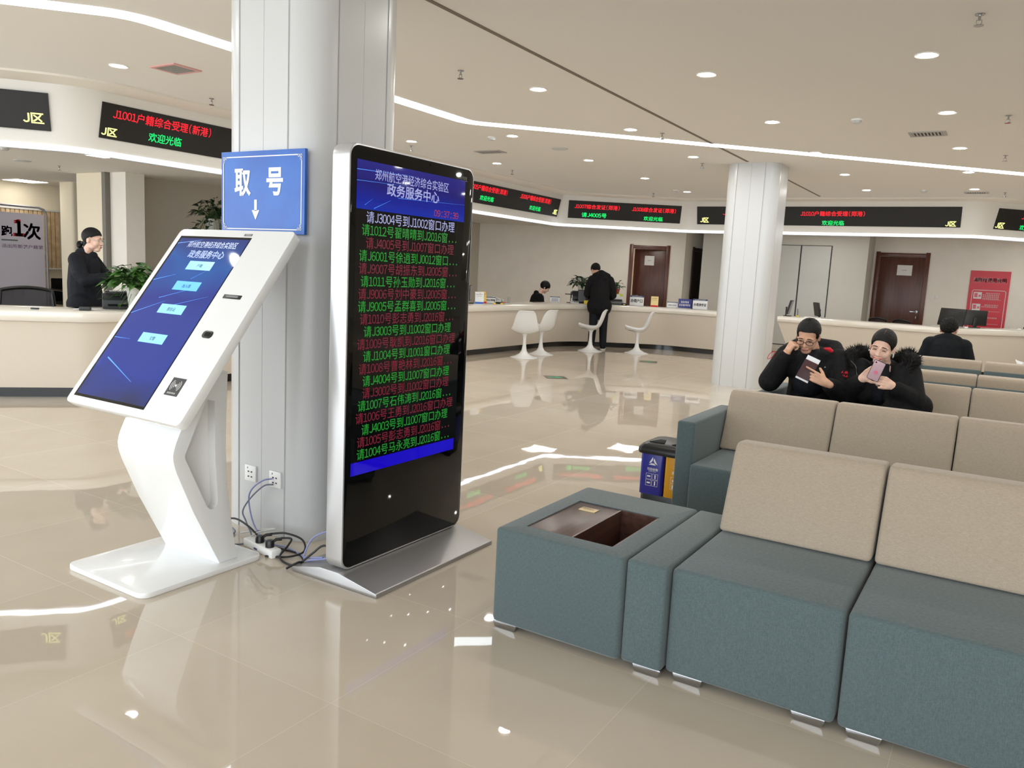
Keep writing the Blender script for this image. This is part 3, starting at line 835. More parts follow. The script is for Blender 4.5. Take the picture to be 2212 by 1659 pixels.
# ================================================================ INFORMATION TOTEM
it = thing('information_totem', 'tall black and silver information screen on a flat metal foot beside the near column', 'display', (-2.46, 2.98, 0))
fx = -2.42
b = B()
fp = [(-2.725, 0), (-2.725, .022), (-2.545, .062), (-2.43, .062), (-2.205, .022), (-2.2, .018), (-2.2, 0)]
prism(b, fp, XZ, 2.525, 3.442, bev=.003); part('foot', b, ALUB, it, True, True, 30)
b = B(); prism(b, rrect(2.535, 3.448, .064, 1.955, .055, 8), YZ, fx-.1, fx, bev=.006, bevel_edges='caps'); hs = part('housing', b, ALU, it, True, True, 30)
b = B(); prism(b, rrect(2.543, 3.44, .073, 1.946, .05, 8), YZ, fx-.01, fx+.0015, bev=.001, bevel_edges='caps'); gl = part('front_glass', b, GLASSB, it, True)
TY, TZ = V((0, 1, 0)), V((0, 0, 1))
def tq(y, z, d=.003): return V((fx+d, y, z))
sc = part('screen', (lambda b: (box(b, fx, fx+.0022, 2.578, 3.368, .5, 1.888), b)[1])(B()), mat('screen_black', (9, 9, 10), .03, spec=.4), it, True, False)
HD = screen_grad('totem_header', [(0, (22, 52, 190)), (.3, (26, 40, 168)), (.6, (28, 26, 130)), (1, (38, 36, 150))], 2, 1.68, 1.89, .62, .1)
b = B(); quad(b, tq(2.578, 1.682), tq(3.368, 1.682), tq(3.368, 1.888), tq(2.578, 1.888)); hd = part('header_band', b, HD, sc, True, False)
b = B(); quad(b, tq(2.578, .5), tq(3.355, .5), tq(3.355, .56), tq(2.578, .56)); part('footer_band', b, mat('footer_blue', (5, 4, 40), .03, emit=(26, 8, 200), es=.8, sample=False, coat=.4), sc, True, False)
b = B()
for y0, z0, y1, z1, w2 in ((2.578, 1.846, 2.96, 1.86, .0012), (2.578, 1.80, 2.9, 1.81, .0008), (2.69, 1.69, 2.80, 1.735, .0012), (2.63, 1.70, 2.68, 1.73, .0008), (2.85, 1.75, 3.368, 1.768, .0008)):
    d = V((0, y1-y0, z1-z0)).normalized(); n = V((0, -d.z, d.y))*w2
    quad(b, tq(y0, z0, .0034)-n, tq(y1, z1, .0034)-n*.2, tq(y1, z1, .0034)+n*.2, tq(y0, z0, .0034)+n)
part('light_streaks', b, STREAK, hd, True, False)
b = B(); text(b, '郑州航空港经济综合实验区', tq(2.69, 1.812, .004), TY, TZ, .54, .05, 0, .004); part('title_line', b, TXTW, hd, True, False)
b = B(); text2(b, '政务服务中心', tq(2.77, 1.753, .004), TY, TZ, .385, .058, 0, .035); part('title_line', b, TXTW, hd, True, False)
b = B(); text(b, '09:37:39', tq(3.118, 1.688, .004), TY, TZ, .2, .042, 0, .01); part('clock', b, TXTC, hd, True, False)
L = '请J3004号到J1002窗口办理|请1012号翟晴晴到J2016窗...|请J4005号到J1007窗口办理|请J6001号徐逍到J0012窗口...|请J9007号胡振东到J2005窗...|请1011号孙玉勋到J2016窗...|请J9006号刘中豪到J2005窗...|请J9005号孟群喜到J2005窗...|请1010号彭志勇到J2016窗...|请J3003号到J1002窗口办理|请1009号耿凯到J2016窗口办理|请J1004号到J1001窗口办理|请1008号曹艳林到J2016窗...|请J4004号到J1007窗口办理|请J3002号到J1002窗口办理|请1007号石伟涛到J2016窗...|请1006号王勇到J2016窗口办理|请J4003号到J1007窗口办理|请1005号彭志勇到J2016窗...|请1004号马永亮到J2016窗...'.split('|')
for i, s in enumerate(L):
    zc = 1.650-i*(1.650-.592)/19
    n = sum(.5 if ord(c) < 256 else 1 for c in s)
    w = n*.0542
    b = B(); text(b, s, tq(2.966-w/2, zc-.027), TY, TZ, w, .055, 0, .003)
    part('text_line', b, TXTW if i == 0 else (TXTG if i % 2 else TXTR), sc, True, False)
b = B(); scribble(b, tq(3.325, 1.893, .0022), TY, TZ, .06, .016, 4); strip3(b, tq(3.325, 1.887, .0022), TY, TZ, 0, .06, 0, .002); part('maker_mark', b, mat('mark_grey', (130, 130, 130), .5), gl, True, False)

# ================================================================ BLUE SIGN
sg = thing('queue_sign', 'blue sign with white characters and a down arrow on the near column above the kiosk', 'sign', (-3.25, 2.79, 1.58))
b = B(); box(b, -3.553, -2.943, 2.781, 2.7985, 1.572, 1.98, .001); part('board', b, SIGNB, sg, True, False)
SX, SZ, sy0 = V((1, 0, 0)), V((0, 0, 1)), 2.7795
b = B(); text(b, '取', (-3.45, sy0, 1.758), SX, SZ, .122, .145, 0, .03); part('character', b, INKW, sg, True, False)
b = B(); text(b, '号', (-3.215, sy0, 1.758), SX, SZ, .128, .145, 0, .03); part('character', b, INKW, sg, True, False)
b = B(); strip3(b, (-3.30, sy0, 1.685), SX, SZ, 0, .02, 0, .055)
f = b.faces.new([b.verts.new(p) for p in ((-3.318, sy0, 1.688), (-3.29, sy0, 1.64), (-3.262, sy0, 1.688))]); part('arrow', b, INKW, sg, True, False)
b = B(); x0, x1, z0, z1, w = -3.538, -2.962, 1.592, 1.955, .0026
strip3(b, (0, sy0, 0), SX, SZ, x0+.03, x1-.03, z0, z0+w*2); strip3(b, (0, sy0, 0), SX, SZ, x0+.03, x1-.03, z1-w*2, z1)
strip3(b, (0, sy0, 0), SX, SZ, x0, x0+w*2, z0+.03, z1-.03); strip3(b, (0, sy0, 0), SX, SZ, x1-w*2, x1, z0+.03, z1-.03)
def sqr(cx, cz, r):
    for a, c, e, f2 in ((-r, r, -r, -r+.0026), (-r, r, r-.0026, r), (-r, -r+.0026, -r, r), (r-.0026, r, -r, r)): strip3(b, (cx, sy0, cz), SX, SZ, a, c, e, f2)
for cx, sx in ((x0, 1), (x1, -1)):
    for cz, sz in ((z0, 1), (z1, -1)):
        sqr(cx+sx*.007, cz+sz*.007, .007); sqr(cx+sx*.022, cz+sz*.007, .0065); sqr(cx+sx*.007, cz+sz*.022, .0065)
part('border', b, INKW, sg, True, False)

# ================================================================ SOFAS
def soft_box(bm, x0, x1, y0, y1, z0, z1, r=.018, M=None): box(bm, x0, x1, y0, y1, z0, z1, r, 3, M=M)
def feet(t, xs_, ys_):
    for x in xs_:
        for y in ys_:
            b = B(); prism(b, [(-.055, .03), (-.055, .024), (-.048, .004), (-.04, 0), (.04, 0), (.048, .004), (.055, .024), (.055, .03)], lambda a, c, e: V((x+a, y+e, c)), -.03, .03, bev=.002)
            part('foot', b, CHROME, t, True, True, 30)
def backpts(y0): return [(y0, .43), (y0+.13, .745), (y0+.15, .772), (y0+.175, .782), (y0+.275, .775), (y0+.295, .76), (y0+.30, .735), (y0+.30, .43)]
def sofa(label, x0, x1, y0, rev=False, arm=None):
    """one seat module; rev = facing away from the camera"""
    t = thing('sofa_unit', label, 'sofa', ((x0+x1)/2, y0+.41, 0), 0, 'modular waiting sofas in rows')
    g = .003
    W_ = lambda y: (2*y0+.82-y) if rev else y
    def sb(bm, a, c, e, f2, h0, h1, r=.018):
        e, f2 = sorted((W_(e), W_(f2))); soft_box(bm, a, c, e, f2, h0, h1, r)
    b = B(); sb(b, x0+g, x1-g, y0, y0+.815, .03, .425); part('seat_base', b, TEAL, t, True)
    b = B(); sb(b, x0+g, x1-g, y0+.77, y0+.845, .30, .69, .012); part('back_frame', b, TEAL, t, True)
    b = B(); prism(b, [(W_(a), c) for a, c in backpts(y0+.525)], YZ, x0+g, x1-g, bev=.016, seg=3); part('backrest', b, BEIGE, t, True, True, 50)
    if arm:
        b = B(); sb(b, x0-.105, x0-.002, y0+.05, y0+.84, .03, .655, .014); part('armrest', b, TEAL, t, True)
    feet(t, (x0+.085, x1-.085), (y0+.045, y0+.76))
    return t
XR = [-1.43, -.80, -.17, .46]
sofa('front row sofa seat beside the end table, beige back and teal seat', -.922, -.332, 2.645)
sofa('front row sofa seat cut by the lower right picture edge', -.328, .30, 2.645)
sofa('second row sofa seat with the teal armrest, beside the bin', XR[0], XR[1], 4.25, False, True)
sofa('second row sofa seat in the middle, next to the armrest seat', XR[1], XR[2], 4.25)
sofa('second row sofa seat cut by the right picture edge', XR[2], XR[3], 4.25)
sofa('third row sofa seat with armrest, under the man with glasses', XR[0], XR[1], 5.87, False, True)
sofa('third row sofa seat under the woman with the phone', XR[1], XR[2], 5.87)
sofa('third row sofa seat cut by the right picture edge', XR[2], XR[3], 5.87)
sofa('fourth row sofa seat seen from behind, left of the gap', XR[1], XR[2], 7.65, True)
sofa('fourth row sofa seat seen from behind, at the right picture edge', XR[2], XR[3], 7.65, True)
sofa('fifth row sofa seat seen from behind, next to the suited man, hidden by the woman', XR[0]+.02, XR[1]-.02, 9.3, True)
sofa('fifth row sofa seat seen from behind, under the suited man', XR[1], XR[2]-.01, 9.3, True)
sofa('fifth row sofa seat seen from behind, at the right picture edge', XR[2]+.01, XR[3], 9.3, True)
# end table with a wooden tray and a sunk bin
et = thing('sofa_end_table', 'square teal upholstered end table with dark wood top and open bin at the sofa end', 'end table', (-1.37, 3.0, 0))
x0, x1, y0, y1, zt = -1.655, -1.09, 2.612, 3.43, .425
hx0, hx1, hy0, hy1, hd = -1.567, -1.180, 2.708, 3.185, -1.365
b = B()
def ring(e, z): return [(x, y, z) for x, y in rrect(x0+e, x1-e, y0+e, y1-e, .018-e*.6, 4)]
hr = lambda z: [(x, y, z) for x, y in rrect(hx0, hx1, hy0, hy1, .002, 4)]
loft(b, [hr(.1), hr(zt), ring(.014, zt), ring(.006, zt-.003), ring(.001, zt-.009), ring(0, zt-.016), ring(0, .04), ring(.008, .03), hr(.03)], True, False)
bmesh.ops.recalc_face_normals(b, faces=b.faces[:])
part('body', b, TEAL, et, True, True, 50)
b = B(); box(b, hx0-.002, hd, hy0-.002, hy1+.002, .10, zt-.004, .002); part('tray_top', b, DWOOD, et, True)
b = B()
box(b, hd-.001, hd+.008, hy0, hy1, .1, zt-.003); box(b, hx1-.008, hx1+.002, hy0, hy1, .1, zt-.003); box(b, hd+.008, hx1-.008, hy0-.002, hy0+.008, .1, zt-.003); box(b, hd+.008, hx1-.008, hy1-.008, hy1+.002, .1, zt-.003); box(b, hd, hx1, hy0, hy1, .08, .1)
part('bin_well', b, DWOOD, et, True)
b = B(); box(b, -1.515, -1.435, 3.065, 3.115, zt-.006, zt-.001, .001); pl = part('brass_plate', b, BRASS, et, True)
b = B(); scribble(b, (-1.50, 3.085, zt-.0004), V((1, 0, 0)), V((0, 1, 0)), .05, .014, 4); part('engraving', b, mat('engraved', (140, 120, 84), .5), pl, True, False)
b = B(); soft_box(b, -1.085, -.926, 2.622, 3.43, .03, .425, .014); part('side_block', b, TEAL, et, True)
feet(et, (-1.60,), (2.655, 3.37)); feet(et, (-.985,), (2.665, 3.37))

# ================================================================ RECYCLING BIN
rb = thing('recycling_bin', 'two compartment pedal bin, blue and yellow with black lid, beside the second row sofa', 'bin', (-1.66, 4.75, 0))
x0, x1, y0, y1 = -1.87, -1.545, 4.62, 4.92
xm = -1.712
b = B(); prism(b, rrect(x0+.005, x1-.005, y0+.008, y1, .03), XY, 0, .10, bev=.004, bevel_edges='caps'); part('base', b, BLACK, rb, True)
for nm, a, c, m_ in (('blue_compartment', x0, xm-.003, BINB), ('yellow_compartment', xm+.003, x1, BINY)):
    b = B(); prism(b, rrect(a, c, y0, y1, .02), XY, .098, .385, bev=.004, bevel_edges='caps'); part(nm, b, m_, rb, True)
b = B(); loft(b, [[(x, y, z) for x, y in rrect(x0-s, x1+s, y0-s, y1+s, .035)] for s, z in ((.018, .36), (.022, .372), (.02, .395), (.0, .418), (-.03, .428))], True, True)
bmesh.ops.recalc_face_normals(b, faces=b.faces[:]); ld = part('lid', b, BLACK, rb, True, True, 40)
for xa in (x0+.09, x1-.09):
    b = B(); prism(b, [(xa-.05, y0+.03), (xa+.05, y0+.03), (xa+.02, y0+.14), (xa-.02, y0+.14)], XY, .42, .432, bev=.003); part('lid_flap', b, BLACKM, ld, True)
b = B(); box(b, xm-.06, xm+.06, y0-.02, y0+.02, .02, .05, .006); part('pedal', b, BLACK, rb, True)
for xc, s, nm in ((-1.785, '可回收物', 'blue'), (-1.622, '其他垃圾', 'yellow')):
    b = B(); yy = y0-.0012
    for k in range(3):      # three bands round a triangle, with gaps between them
        a0, a1 = math.radians(90+120*k), math.radians(210+120*k)
        A, C = V((math.cos(a0), 0, math.sin(a0)))*.037, V((math.cos(a1), 0, math.sin(a1)))*.037
        E_, G_ = A*.42, C*.42; O_ = V((xc, yy, .308))
        quad(b, O_+A.lerp(C, .06), O_+A.lerp(C, .80), O_+E_.lerp(G_, .80), O_+E_.lerp(G_, .06))
    part('recycling_symbol', b, PAPER, rb, True, False)
    b = B(); text(b, s, (xc-.036, yy, .252), V((1, 0, 0)), V((0, 0, 1)), .072, .02, 0, .012); scribble(b, (xc-.026, yy, .245), V((1, 0, 0)), V((0, 0, 1)), .05, .005, 8); part('lettering', b, PAPER, rb, True, False)
    b = B()
    for gx in (0, 1):
        for gz in (0, 1):
            ox, oz, q = xc-.041+gx*.042, .155+gz*.042, .038
            for a, c, e, f2 in ((0, q, 0, .0018), (0, q, q-.0018, q), (0, .0018, 0, q), (q-.0018, q, 0, q)): strip3(b, (ox, yy, oz), V((1, 0, 0)), V((0, 0, 1)), a, c, e, f2)
            if nm == 'blue': strip3(b, (ox, yy, oz), V((1, 0, 0)), V((0, 0, 1)), *((.015, .023, .006, .032) if gx else (.008, .03, .014, .024)))
            else: strip3(b, (ox, yy, oz), V((1, 0, 0)), V((0, 0, 1)), *((.010, .028, .009, .022) if gz else (.011, .028, .006, .03)))
    part('pictograms', b, PAPER, rb, True, False)

# ================================================================ TULIP CHAIRS
def tulip(p, rz, l):
    t = thing('tulip_chair', l, 'chair', p, rz, 'white tulip chairs at the counters')
    b = B(); lathe(b, [(0, 0), (.235, 0), (.235, .006), (.15, .03), (.075, .07), (.045, .12), (.032, .2), (.028, .3), (.034, .37), (.07, .42), (0, .42)], 32); part('pedestal', b, WHITE, t, True and False)
    # moulded shell: rows from front lip, over seat, up the back (local -y = front)
    rows = [(-.24, .475, .17), (-.22, .455, .20), (-.12, .43, .232), (0, .415, .24), (.10, .42, .24), (.165, .47, .228), (.20, .55, .205), (.235, .66, .18), (.262, .75, .155), (.278, .79, .13), (.296, .80, .11)]
    b = B(); R_ = []
    for i, (y, z, w) in enumerate(rows):
        row = []
        for k in range(17):
            u = -1+2*k/16
            lift = .065*abs(u)**2.6 if i < 5 else .012
            fwd = 0 if i < 4 else -.07*abs(u)**2.2*(1 if i < 9 else .5)
            row.append(V((u*w, y+fwd, z+lift)))
        R_.append(row)
    loft(b, R_, False, False)
    bmesh.ops.recalc_face_normals(b, faces=b.faces[:])
    bmesh.ops.solidify(b, geom=b.faces[:], thickness=.014)
    me = mesh_from(b, 'shell', WHITE, True, 60)
    o = part('shell', me, None, t)
    md = o.modifiers.new('s', 'SUBSURF'); md.levels = 1; md.render_levels = 1
    b = B(); prism(b, rrect(-.17, .17, -.19, .08, .09, 6), XY, .432, .45, bev=.006, bevel_edges='caps')
    part('cushion', b, mat('cushion_grey', (150, 146, 140), .8), t)
    return t
def face(dx, dy): return math.atan2(dy, dx)+PI/2      # local -y turned towards (dx, dy)
c0 = tulip((-6.93, 11.56, 0), face(-.55, .83), 'white tulip chair nearest the totem, its back to the camera')
dup(c0, (-7.02, 12.28, 0), face(-.98, .18), 'white tulip chair just behind the one nearest the totem')
dup(c0, (-6.765, 13.74, 0), face(-.9, -.42), 'white tulip chair in profile, in front of the standing man')
dup(c0, (-6.005, 14.22, 0), face(-.9, -.42), 'white tulip chair in profile, right of the standing man')
dup(c0, (.43, 13.75, 0), face(-.95, -.3), 'white tulip chair cut off by the right picture edge')

# ================================================================ FLOOR STICKERS
for c, a, l in (((-5.30, 9.74), 40, 'dark floor sticker with a green arrow, nearer the sofas'), ((-5.24, 12.97), 20, 'dark floor sticker with a green arrow, near the counter')):
    t = thing('floor_sticker', l, 'sticker', (*c, 0), math.radians(a), 'floor arrow stickers')
    b = B(); box(b, -.15, .15, -.15, .15, .0005, .0015); part('sheet', b, STICK, t, False, False)
    b = B()
    for p in ([(-.1, -.03), (.02, -.03), (.02, .03), (-.1, .03)], [(.0, -.085), (.11, 0), (0, .085)]):
        b.faces.new([b.verts.new((x, y, .0022)) for x, y in p])
    part('arrow', b, GREEND, t, False, False)

# ================================================================ SOCKETS, POWER STRIP, CABLES
def socket(x, l):
    t = thing('wall_socket', l, 'socket', (x, 2.8, .31))
    b = B(); box(b, x-.043, x+.043, 2.789, 2.8, .268, .354, .003); part('plate', b, WHITEP, t, True)
    b = B()
    for px_ in (-.012, .012):
        for pz in (-.012, .015): box(b, x+px_-.005, x+px_+.005, 2.7875, 2.7895, .305+pz-.003, .305+pz+.004)
    box(b, x-.02, x-.017, 2.7875, 2.7895, .336, .345)
    part('pin_holes', b, mat('hole_dark', (60, 56, 56), .7), t, True, False)
socket(-3.335, 'white wall socket on the near column, left one, nothing plugged in')
socket(-3.145, 'white wall socket on the near column with two lilac cables plugged in')
ps = thing('power_strip', 'white power strip on the floor between kiosk and totem', 'power strip', (-3.03, 2.61, 0), math.radians(-9))
b = B(); box(b, -.13, .13, -.028, .028, 0, .042, .006); part('body', b, WHITEP, ps)
for x in (-.02, .07):
    b = B(); lathe(b, [(0, .042), (.022, .042), (.022, .062), (.017, .076), (0, .078)], 14, c=(x, 0)); tube(b, [(x, 0, .06), (x+.01, .03, .075), (x+.02, .055, .075)], .008); part('plug', b, BLACK, ps)
b = B(); box(b, -.03, .0, -.0285, -.0275, .01, .02); part('rating_label', b, SIGNN, ps, False, False)
def cable(l, pts, r, m_):
    b = B(); tube(b, crom(pts, 8), r, 7)
    o = part('cable', b, m_); tag(o, l, 'cable', 'loose cables by the near column')
cable('lilac cable from the upper plug of the socket looping down to the totem', [(-3.155, 2.785, .315), (-3.19, 2.75, .305), (-3.26, 2.74, .25), (-3.285, 2.74, .18), (-3.22, 2.72, .07), (-3.08, 2.68, .02), (-2.95, 2.70, .012), (-2.83, 2.68, .008), (-2.74, 2.63, .03), (-2.62, 2.62, .062)], .0042, CABL)
cable('grey lilac cable from the lower plug of the socket to the floor', [(-3.15, 2.785, .285), (-3.19, 2.755, .275), (-3.27, 2.74, .2), (-3.32, 2.73, .12), (-3.28, 2.72, .07), (-3.18, 2.67, .012), (-3.2, 2.58, .006), (-3.4, 2.6, .006)], .0042, CABG)
cable('lilac cable arching up from the floor behind the totem', [(-2.55, 2.72, .14), (-2.63, 2.70, .17), (-2.74, 2.68, .12), (-2.78, 2.66, .04), (-2.75, 2.63, .008), (-2.68, 2.60, .04), (-2.58, 2.62, .067)], .0042, CABL)
cable('black power cable arching over the kiosk base towards the power strip', [(-3.42, 2.66, .05), (-3.33, 2.68, .09), (-3.2, 2.67, .075), (-3.06, 2.66, .02), (-2.96, 2.68, .008), (-2.86, 2.69, .006), (-2.78, 2.65, .006)], .0052, CABB)
cable('black power cable looping from the first plug of the power strip', [(-3.03, 2.665, .076), (-2.97, 2.71, .08), (-2.88, 2.735, .06), (-2.83, 2.70, .02), (-2.86, 2.62, .008), (-2.95, 2.56, .008)], .0052, CABB)
cable('black power cable looping from the second plug and bent up to the totem', [(-2.945, 2.655, .076), (-2.91, 2.69, .07), (-2.90, 2.66, .045), (-2.88, 2.59, .012), (-2.79, 2.56, .006), (-2.74, 2.575, .012), (-2.70, 2.63, .06), (-2.66, 2.66, .10), (-2.6, 2.68, .095), (-2.54, 2.7, .095)], .0052, CABB)
cable('black cable hanging over the front corner of the totem foot', [(-2.73, 2.60, .015), (-2.715, 2.56, .034), (-2.735, 2.535, .02), (-2.752, 2.515, .006)], .0055, CABB)
cable('white cable from the power strip up to the column', [(-3.155, 2.63, .035), (-3.13, 2.68, .06), (-3.06, 2.72, .08), (-3.14, 2.72, .06), (-3.3, 2.7, .012)], .0045, CABW)
cable('coil of grey lilac cable on the floor behind the kiosk foot', [(-3.42+.1*math.cos(a*.7), 2.66+.06*math.sin(a*.7), .008+.004*(a % 3)) for a in range(22)], .0045, CABG)

# ================================================================ PEOPLE
def remesh(bm, name, vox, mats, it=3, fac=.5):
    me = bpy.data.meshes.new('tmp'); bm.to_mesh(me); bm.free()
    o = bpy.data.objects.new('tmp', me); COL.objects.link(o)
    r = o.modifiers.new('r', 'REMESH'); r.mode = 'VOXEL'; r.voxel_size = vox; r.use_smooth_shade = True
    if it:
        s = o.modifiers.new('s', 'SMOOTH'); s.iterations = it; s.factor = fac
    bpy.context.view_layer.update()
    dg = bpy.context.evaluated_depsgraph_get()
    out = bpy.data.meshes.new_from_object(o.evaluated_get(dg)); out.name = name
    out.materials.clear()
    for mt in (mats if isinstance(mats, (list, tuple)) else [mats]): out.materials.append(mt)
    out.polygons.foreach_set('use_smooth', [True]*len(out.polygons))
    bpy.data.objects.remove(o); bpy.data.meshes.remove(me)
    return out
def headM(c, yaw=0, pitch=0, roll=0, s=1):
    return Matrix.Translation(V(c)) @ Matrix.Rotation(yaw, 4, 'Z') @ Matrix.Rotation(math.radians(pitch), 4, 'X') @ Matrix.Rotation(math.radians(roll), 4, 'Y') @ Matrix.Scale(s, 4)
def head(bm, M, fem=False):
    P = lambda *a: M @ V(a)
    k = M.to_scale().x
    ell(bm, (0, .016, .038), (.074, .092, .084), M)
    ell(bm, (0, -.018, -.02), (.066 if fem else .068, .074, .085), M)
    ell(bm, (0, -.05, -.09), (.033 if fem else .038, .034, .028), M)
    for s in (-1, 1):
        ell(bm, (s*.036, -.056, -.028), (.030, .030, .034), M)
        ell(bm, (s*(.044 if fem else .05), -.012, -.066), (.02 if fem else .024, .04, .026), M)
        ell(bm, (s*.077, .012, -.006), (.010, .019, .032), M, 14, 10)
        ell(bm, (s*.031, -.074, .004), (.017, .013, .010), M, 14, 10)
        ell(bm, (s*.013, -.093, -.032), (.010, .010, .009), M, 12, 8)
        cap(bm, P(s*.014, -.086, .024), P(s*.048, -.074, .022), .011*k)
    cap(bm, P(0, -.086, .012), P(0, -.103, -.028), .009*k, .0125*k)
    cap(bm, P(-.016, -.086, -.059), P(.016, -.086, -.059), .0085*k); cap(bm, P(-.013, -.084, -.070), P(.013, -.084, -.070), .009*k)
def neck(bm, M, base, r=.056):
    cap(bm, M @ V((0, .02, -.05)), base, r, r*1.12)
def shell(M, keep, grow=.011, back=(0, .018, .040), rad=(.074, .092, .084), jit=.0016):
    # a cap of hair that dives under the skin along the hairline
    b = B(); ell(b, (0, 0, 0), (1, 1, 1), None, 96, 72)
    rnd_ = random.Random(3)
    for v in b.verts:
        n = v.co.copy()
        c = V((back[0]+n.x*(rad[0]+grow), back[1]+n.y*(rad[1]+grow), back[2]+n.z*(rad[2]+grow)))
        t = max(0, min(1, keep(c)/.012+.5)); t = t*t*(3-2*t)
        g = grow*t-.02*(1-t)+rnd_.uniform(-jit, jit)*t
        v.co = M @ V((back[0]+n.x*(rad[0]+g), back[1]+n.y*(rad[1]+g), back[2]+n.z*(rad[2]+g)))
    return b
def interp(x, tab):
    if x <= tab[0][0]: return tab[0][1]
    for (a, va), (c, vc) in zip(tab, tab[1:]):
        if x <= c: return va+(vc-va)*(x-a)/(c-a)
    return tab[-1][1]
SHORT = [(-.10, .078), (-.06, .066), (-.042, .05), (-.030, .0), (-.012, -.012), (.0, .030), (.026, .026), (.04, -.02), (.07, -.062), (.1, -.07)]
LONGB = [(-.10, .088), (-.07, .062), (-.05, .034), (-.03, .004), (-.01, -.03), (.02, -.05), (.05, -.07), (.1, -.08)]
def eyes(root, M, closed=False, col=None):
    for s in (-1, 1):
        b = B()
        if closed: tube(b, [M @ V((s*x, -.0925+abs(x-.032)*.28, .0045+y)) for x, y in ((.018, -.004), (.025, .001), (.033, .002), (.041, -.001), (.047, -.006))], [.0012, .0024, .0026, .002, .001], 6)
        else: ell(b, (s*.032, -.0835, .003), (.0125, .0052, .0042), M, 12, 8)
        part('eye', b, mat('eye_dark', (22, 18, 18), .2), root, True)
        b = B(); tube(b, [M @ V((s*x, -.0985+abs(x-.03)*.32, z)) for x, z in ((.013, .027), (.024, .031), (.038, .031), (.052, .025))], [.002, .0035, .0032, .0012], 6)
        part('eyebrow', b, HAIR, root, True)
def hand(bm, W, d, n, s, curl=(.5, .6, .4), k=1.0, spread=.0, thumb=(.6, .8, -.25), mi=0):
    """W wrist, d towards the fingers, n back of the hand, s which side the thumb is on"""
    d = V(d).normalized(); n = V(n); n = (n-d*n.dot(d)).normalized(); t = d.cross(n)*s
    W = V(W)
    cap(bm, W-d*.03, W+d*.02, .026*k, .027*k)
    for i in range(4):
        kn = W+d*(.088-.004*abs(i-1))*k+t*(.031-.0207*i)*k
        cap(bm, W+d*.01+t*(.017-.0115*i)*k, kn, .0165*k, .0105*k)
        f, p = d+t*(spread*(1.5-i)), kn
        f.normalize()
        ln = (.92, 1.05, 1, .8)[i]
        ang = 0
        cv = curl[i] if isinstance(curl[0], (list, tuple)) else curl
        for c, l, r in zip(cv, (.044, .028, .021), (.0092, .0085, .0078)):
            ang += c
            q = p+(f*math.cos(ang)-n*math.sin(ang))*l*ln*k
            cap(bm, p, q, r*k, (r-.0008)*k, 10); p = q
    tb = W+d*.03*k+t*.026*k-n*.006*k
    td = (d*thumb[0]+t*thumb[1]+n*thumb[2]).normalized()
    q = tb+td*.042*k; cap(bm, tb-td*.01, q, .015*k, .012*k)
    td2 = (td+d*.35-n*.2).normalized(); cap(bm, q, q+td2*.032*k, .0115*k, .0095*k)
def limb(bm, pts, rs):
    for (a, ra), (c, rc) in zip(zip(pts, rs), zip(pts[1:], rs[1:])): cap(bm, a, c, ra, rc)

# ---- man with glasses, third row
hp = thing('person', 'seated man in black jacket and glasses, cheek on his fist, reading a maroon booklet', 'person', (-1.2, 6.18, .43))
HM = headM((-1.232, 6.085, 1.083), -.02, 26, 3, .98)
fistW, elR, shR = V((-1.352, 5.985, .955)), V((-1.462, 6.02, .735)), V((-1.385, 6.19, .915))
hL, elL, shL = V((-1.035, 5.85, .785)), V((-.955, 6.03, .70)), V((-1.03, 6.19, .915))
b = B(); head(b, HM); neck(b, HM, (-1.21, 6.2, .92), .06)
limb(b, [(-1.2, 6.22, .5), (-1.2, 6.24, .7), (-1.205, 6.21, .86)], [.14, .13, .14])
limb(b, [shR, elR, fistW], [.06, .045, .03]); limb(b, [shL, elL, hL], [.06, .045, .03])
hand(b, fistW, (.42, .02, .9), (-.72, -.66, .2), -1, (1.35, 1.5, 1.0), .98, 0, (.5, .6, -.5))
hand(b, hL, (-.86, -.16, .40), (-.1, -.95, .25), 1, ((.0, .12, .1), (.75, 1.1, .7), (.85, 1.2, .8), (.9, 1.2, .8)), .98, .03, (.7, .7, -.35))
for x, kx in ((-1.28, -1.33), (-1.11, -1.06)):
    limb(b, [(x, 6.22, .5), (kx, 5.76, .50), (kx, 5.72, .12), (kx, 5.62, .06)], [.085, .06, .045, .035])
part('body', remesh(b, 'body', .0046, SKIN, 2), None, hp, True)
b = B()
limb(b, [(-1.2, 6.22, .50), (-1.2, 6.25, .70), (-1.205, 6.22, .85)], [.185, .175, .165])
limb(b, [(-1.36, 6.2, .86), shR, elR], [.10, .092, .082]); cap(b, elR, elR+(fistW-elR)*.86, .080, .052)
limb(b, [(-1.05, 6.2, .86), shL, elL], [.10, .092, .082]); cap(b, elL, elL+(hL-elL)*.72, .080, .058)
limb(b, [(-1.40, 6.23, .955), (-1.33, 6.30, 1.0), (-1.2, 6.34, 1.01), (-1.08, 6.29, 1.0), (-1.045, 6.22, .965)], [.055, .06, .055, .06, .058])
cap(b, (-1.36, 6.16, .93), (-1.29, 6.1, .80), .05, .05); cap(b, (-1.05, 6.16, .93), (-1.12, 6.09, .80), .05, .05)
part('jacket', remesh(b, 'jacket', .008, CLOTHK, 4), None, hp, True)
b = B(); limb(b, [(-1.21, 6.15, .94), (-1.2, 6.11, .75)], [.075, .12]); part('shirt', remesh(b, 'shirt', .01, CLOTHN, 3), None, hp, True)
b = B()
for x, kx in ((-1.28, -1.33), (-1.11, -1.06)): limb(b, [(x, 6.2, .5), (kx, 5.76, .51), (kx, 5.72, .12)], [.11, .082, .065])
part('trousers', remesh(b, 'trousers', .012, CLOTHN, 3), None, hp, True)
for kx in (-1.33, -1.06):
    b = B(); ell(b, (kx, 5.67, .045), (.05, .13, .044)); part('shoe', b, BLACKM, hp, True)
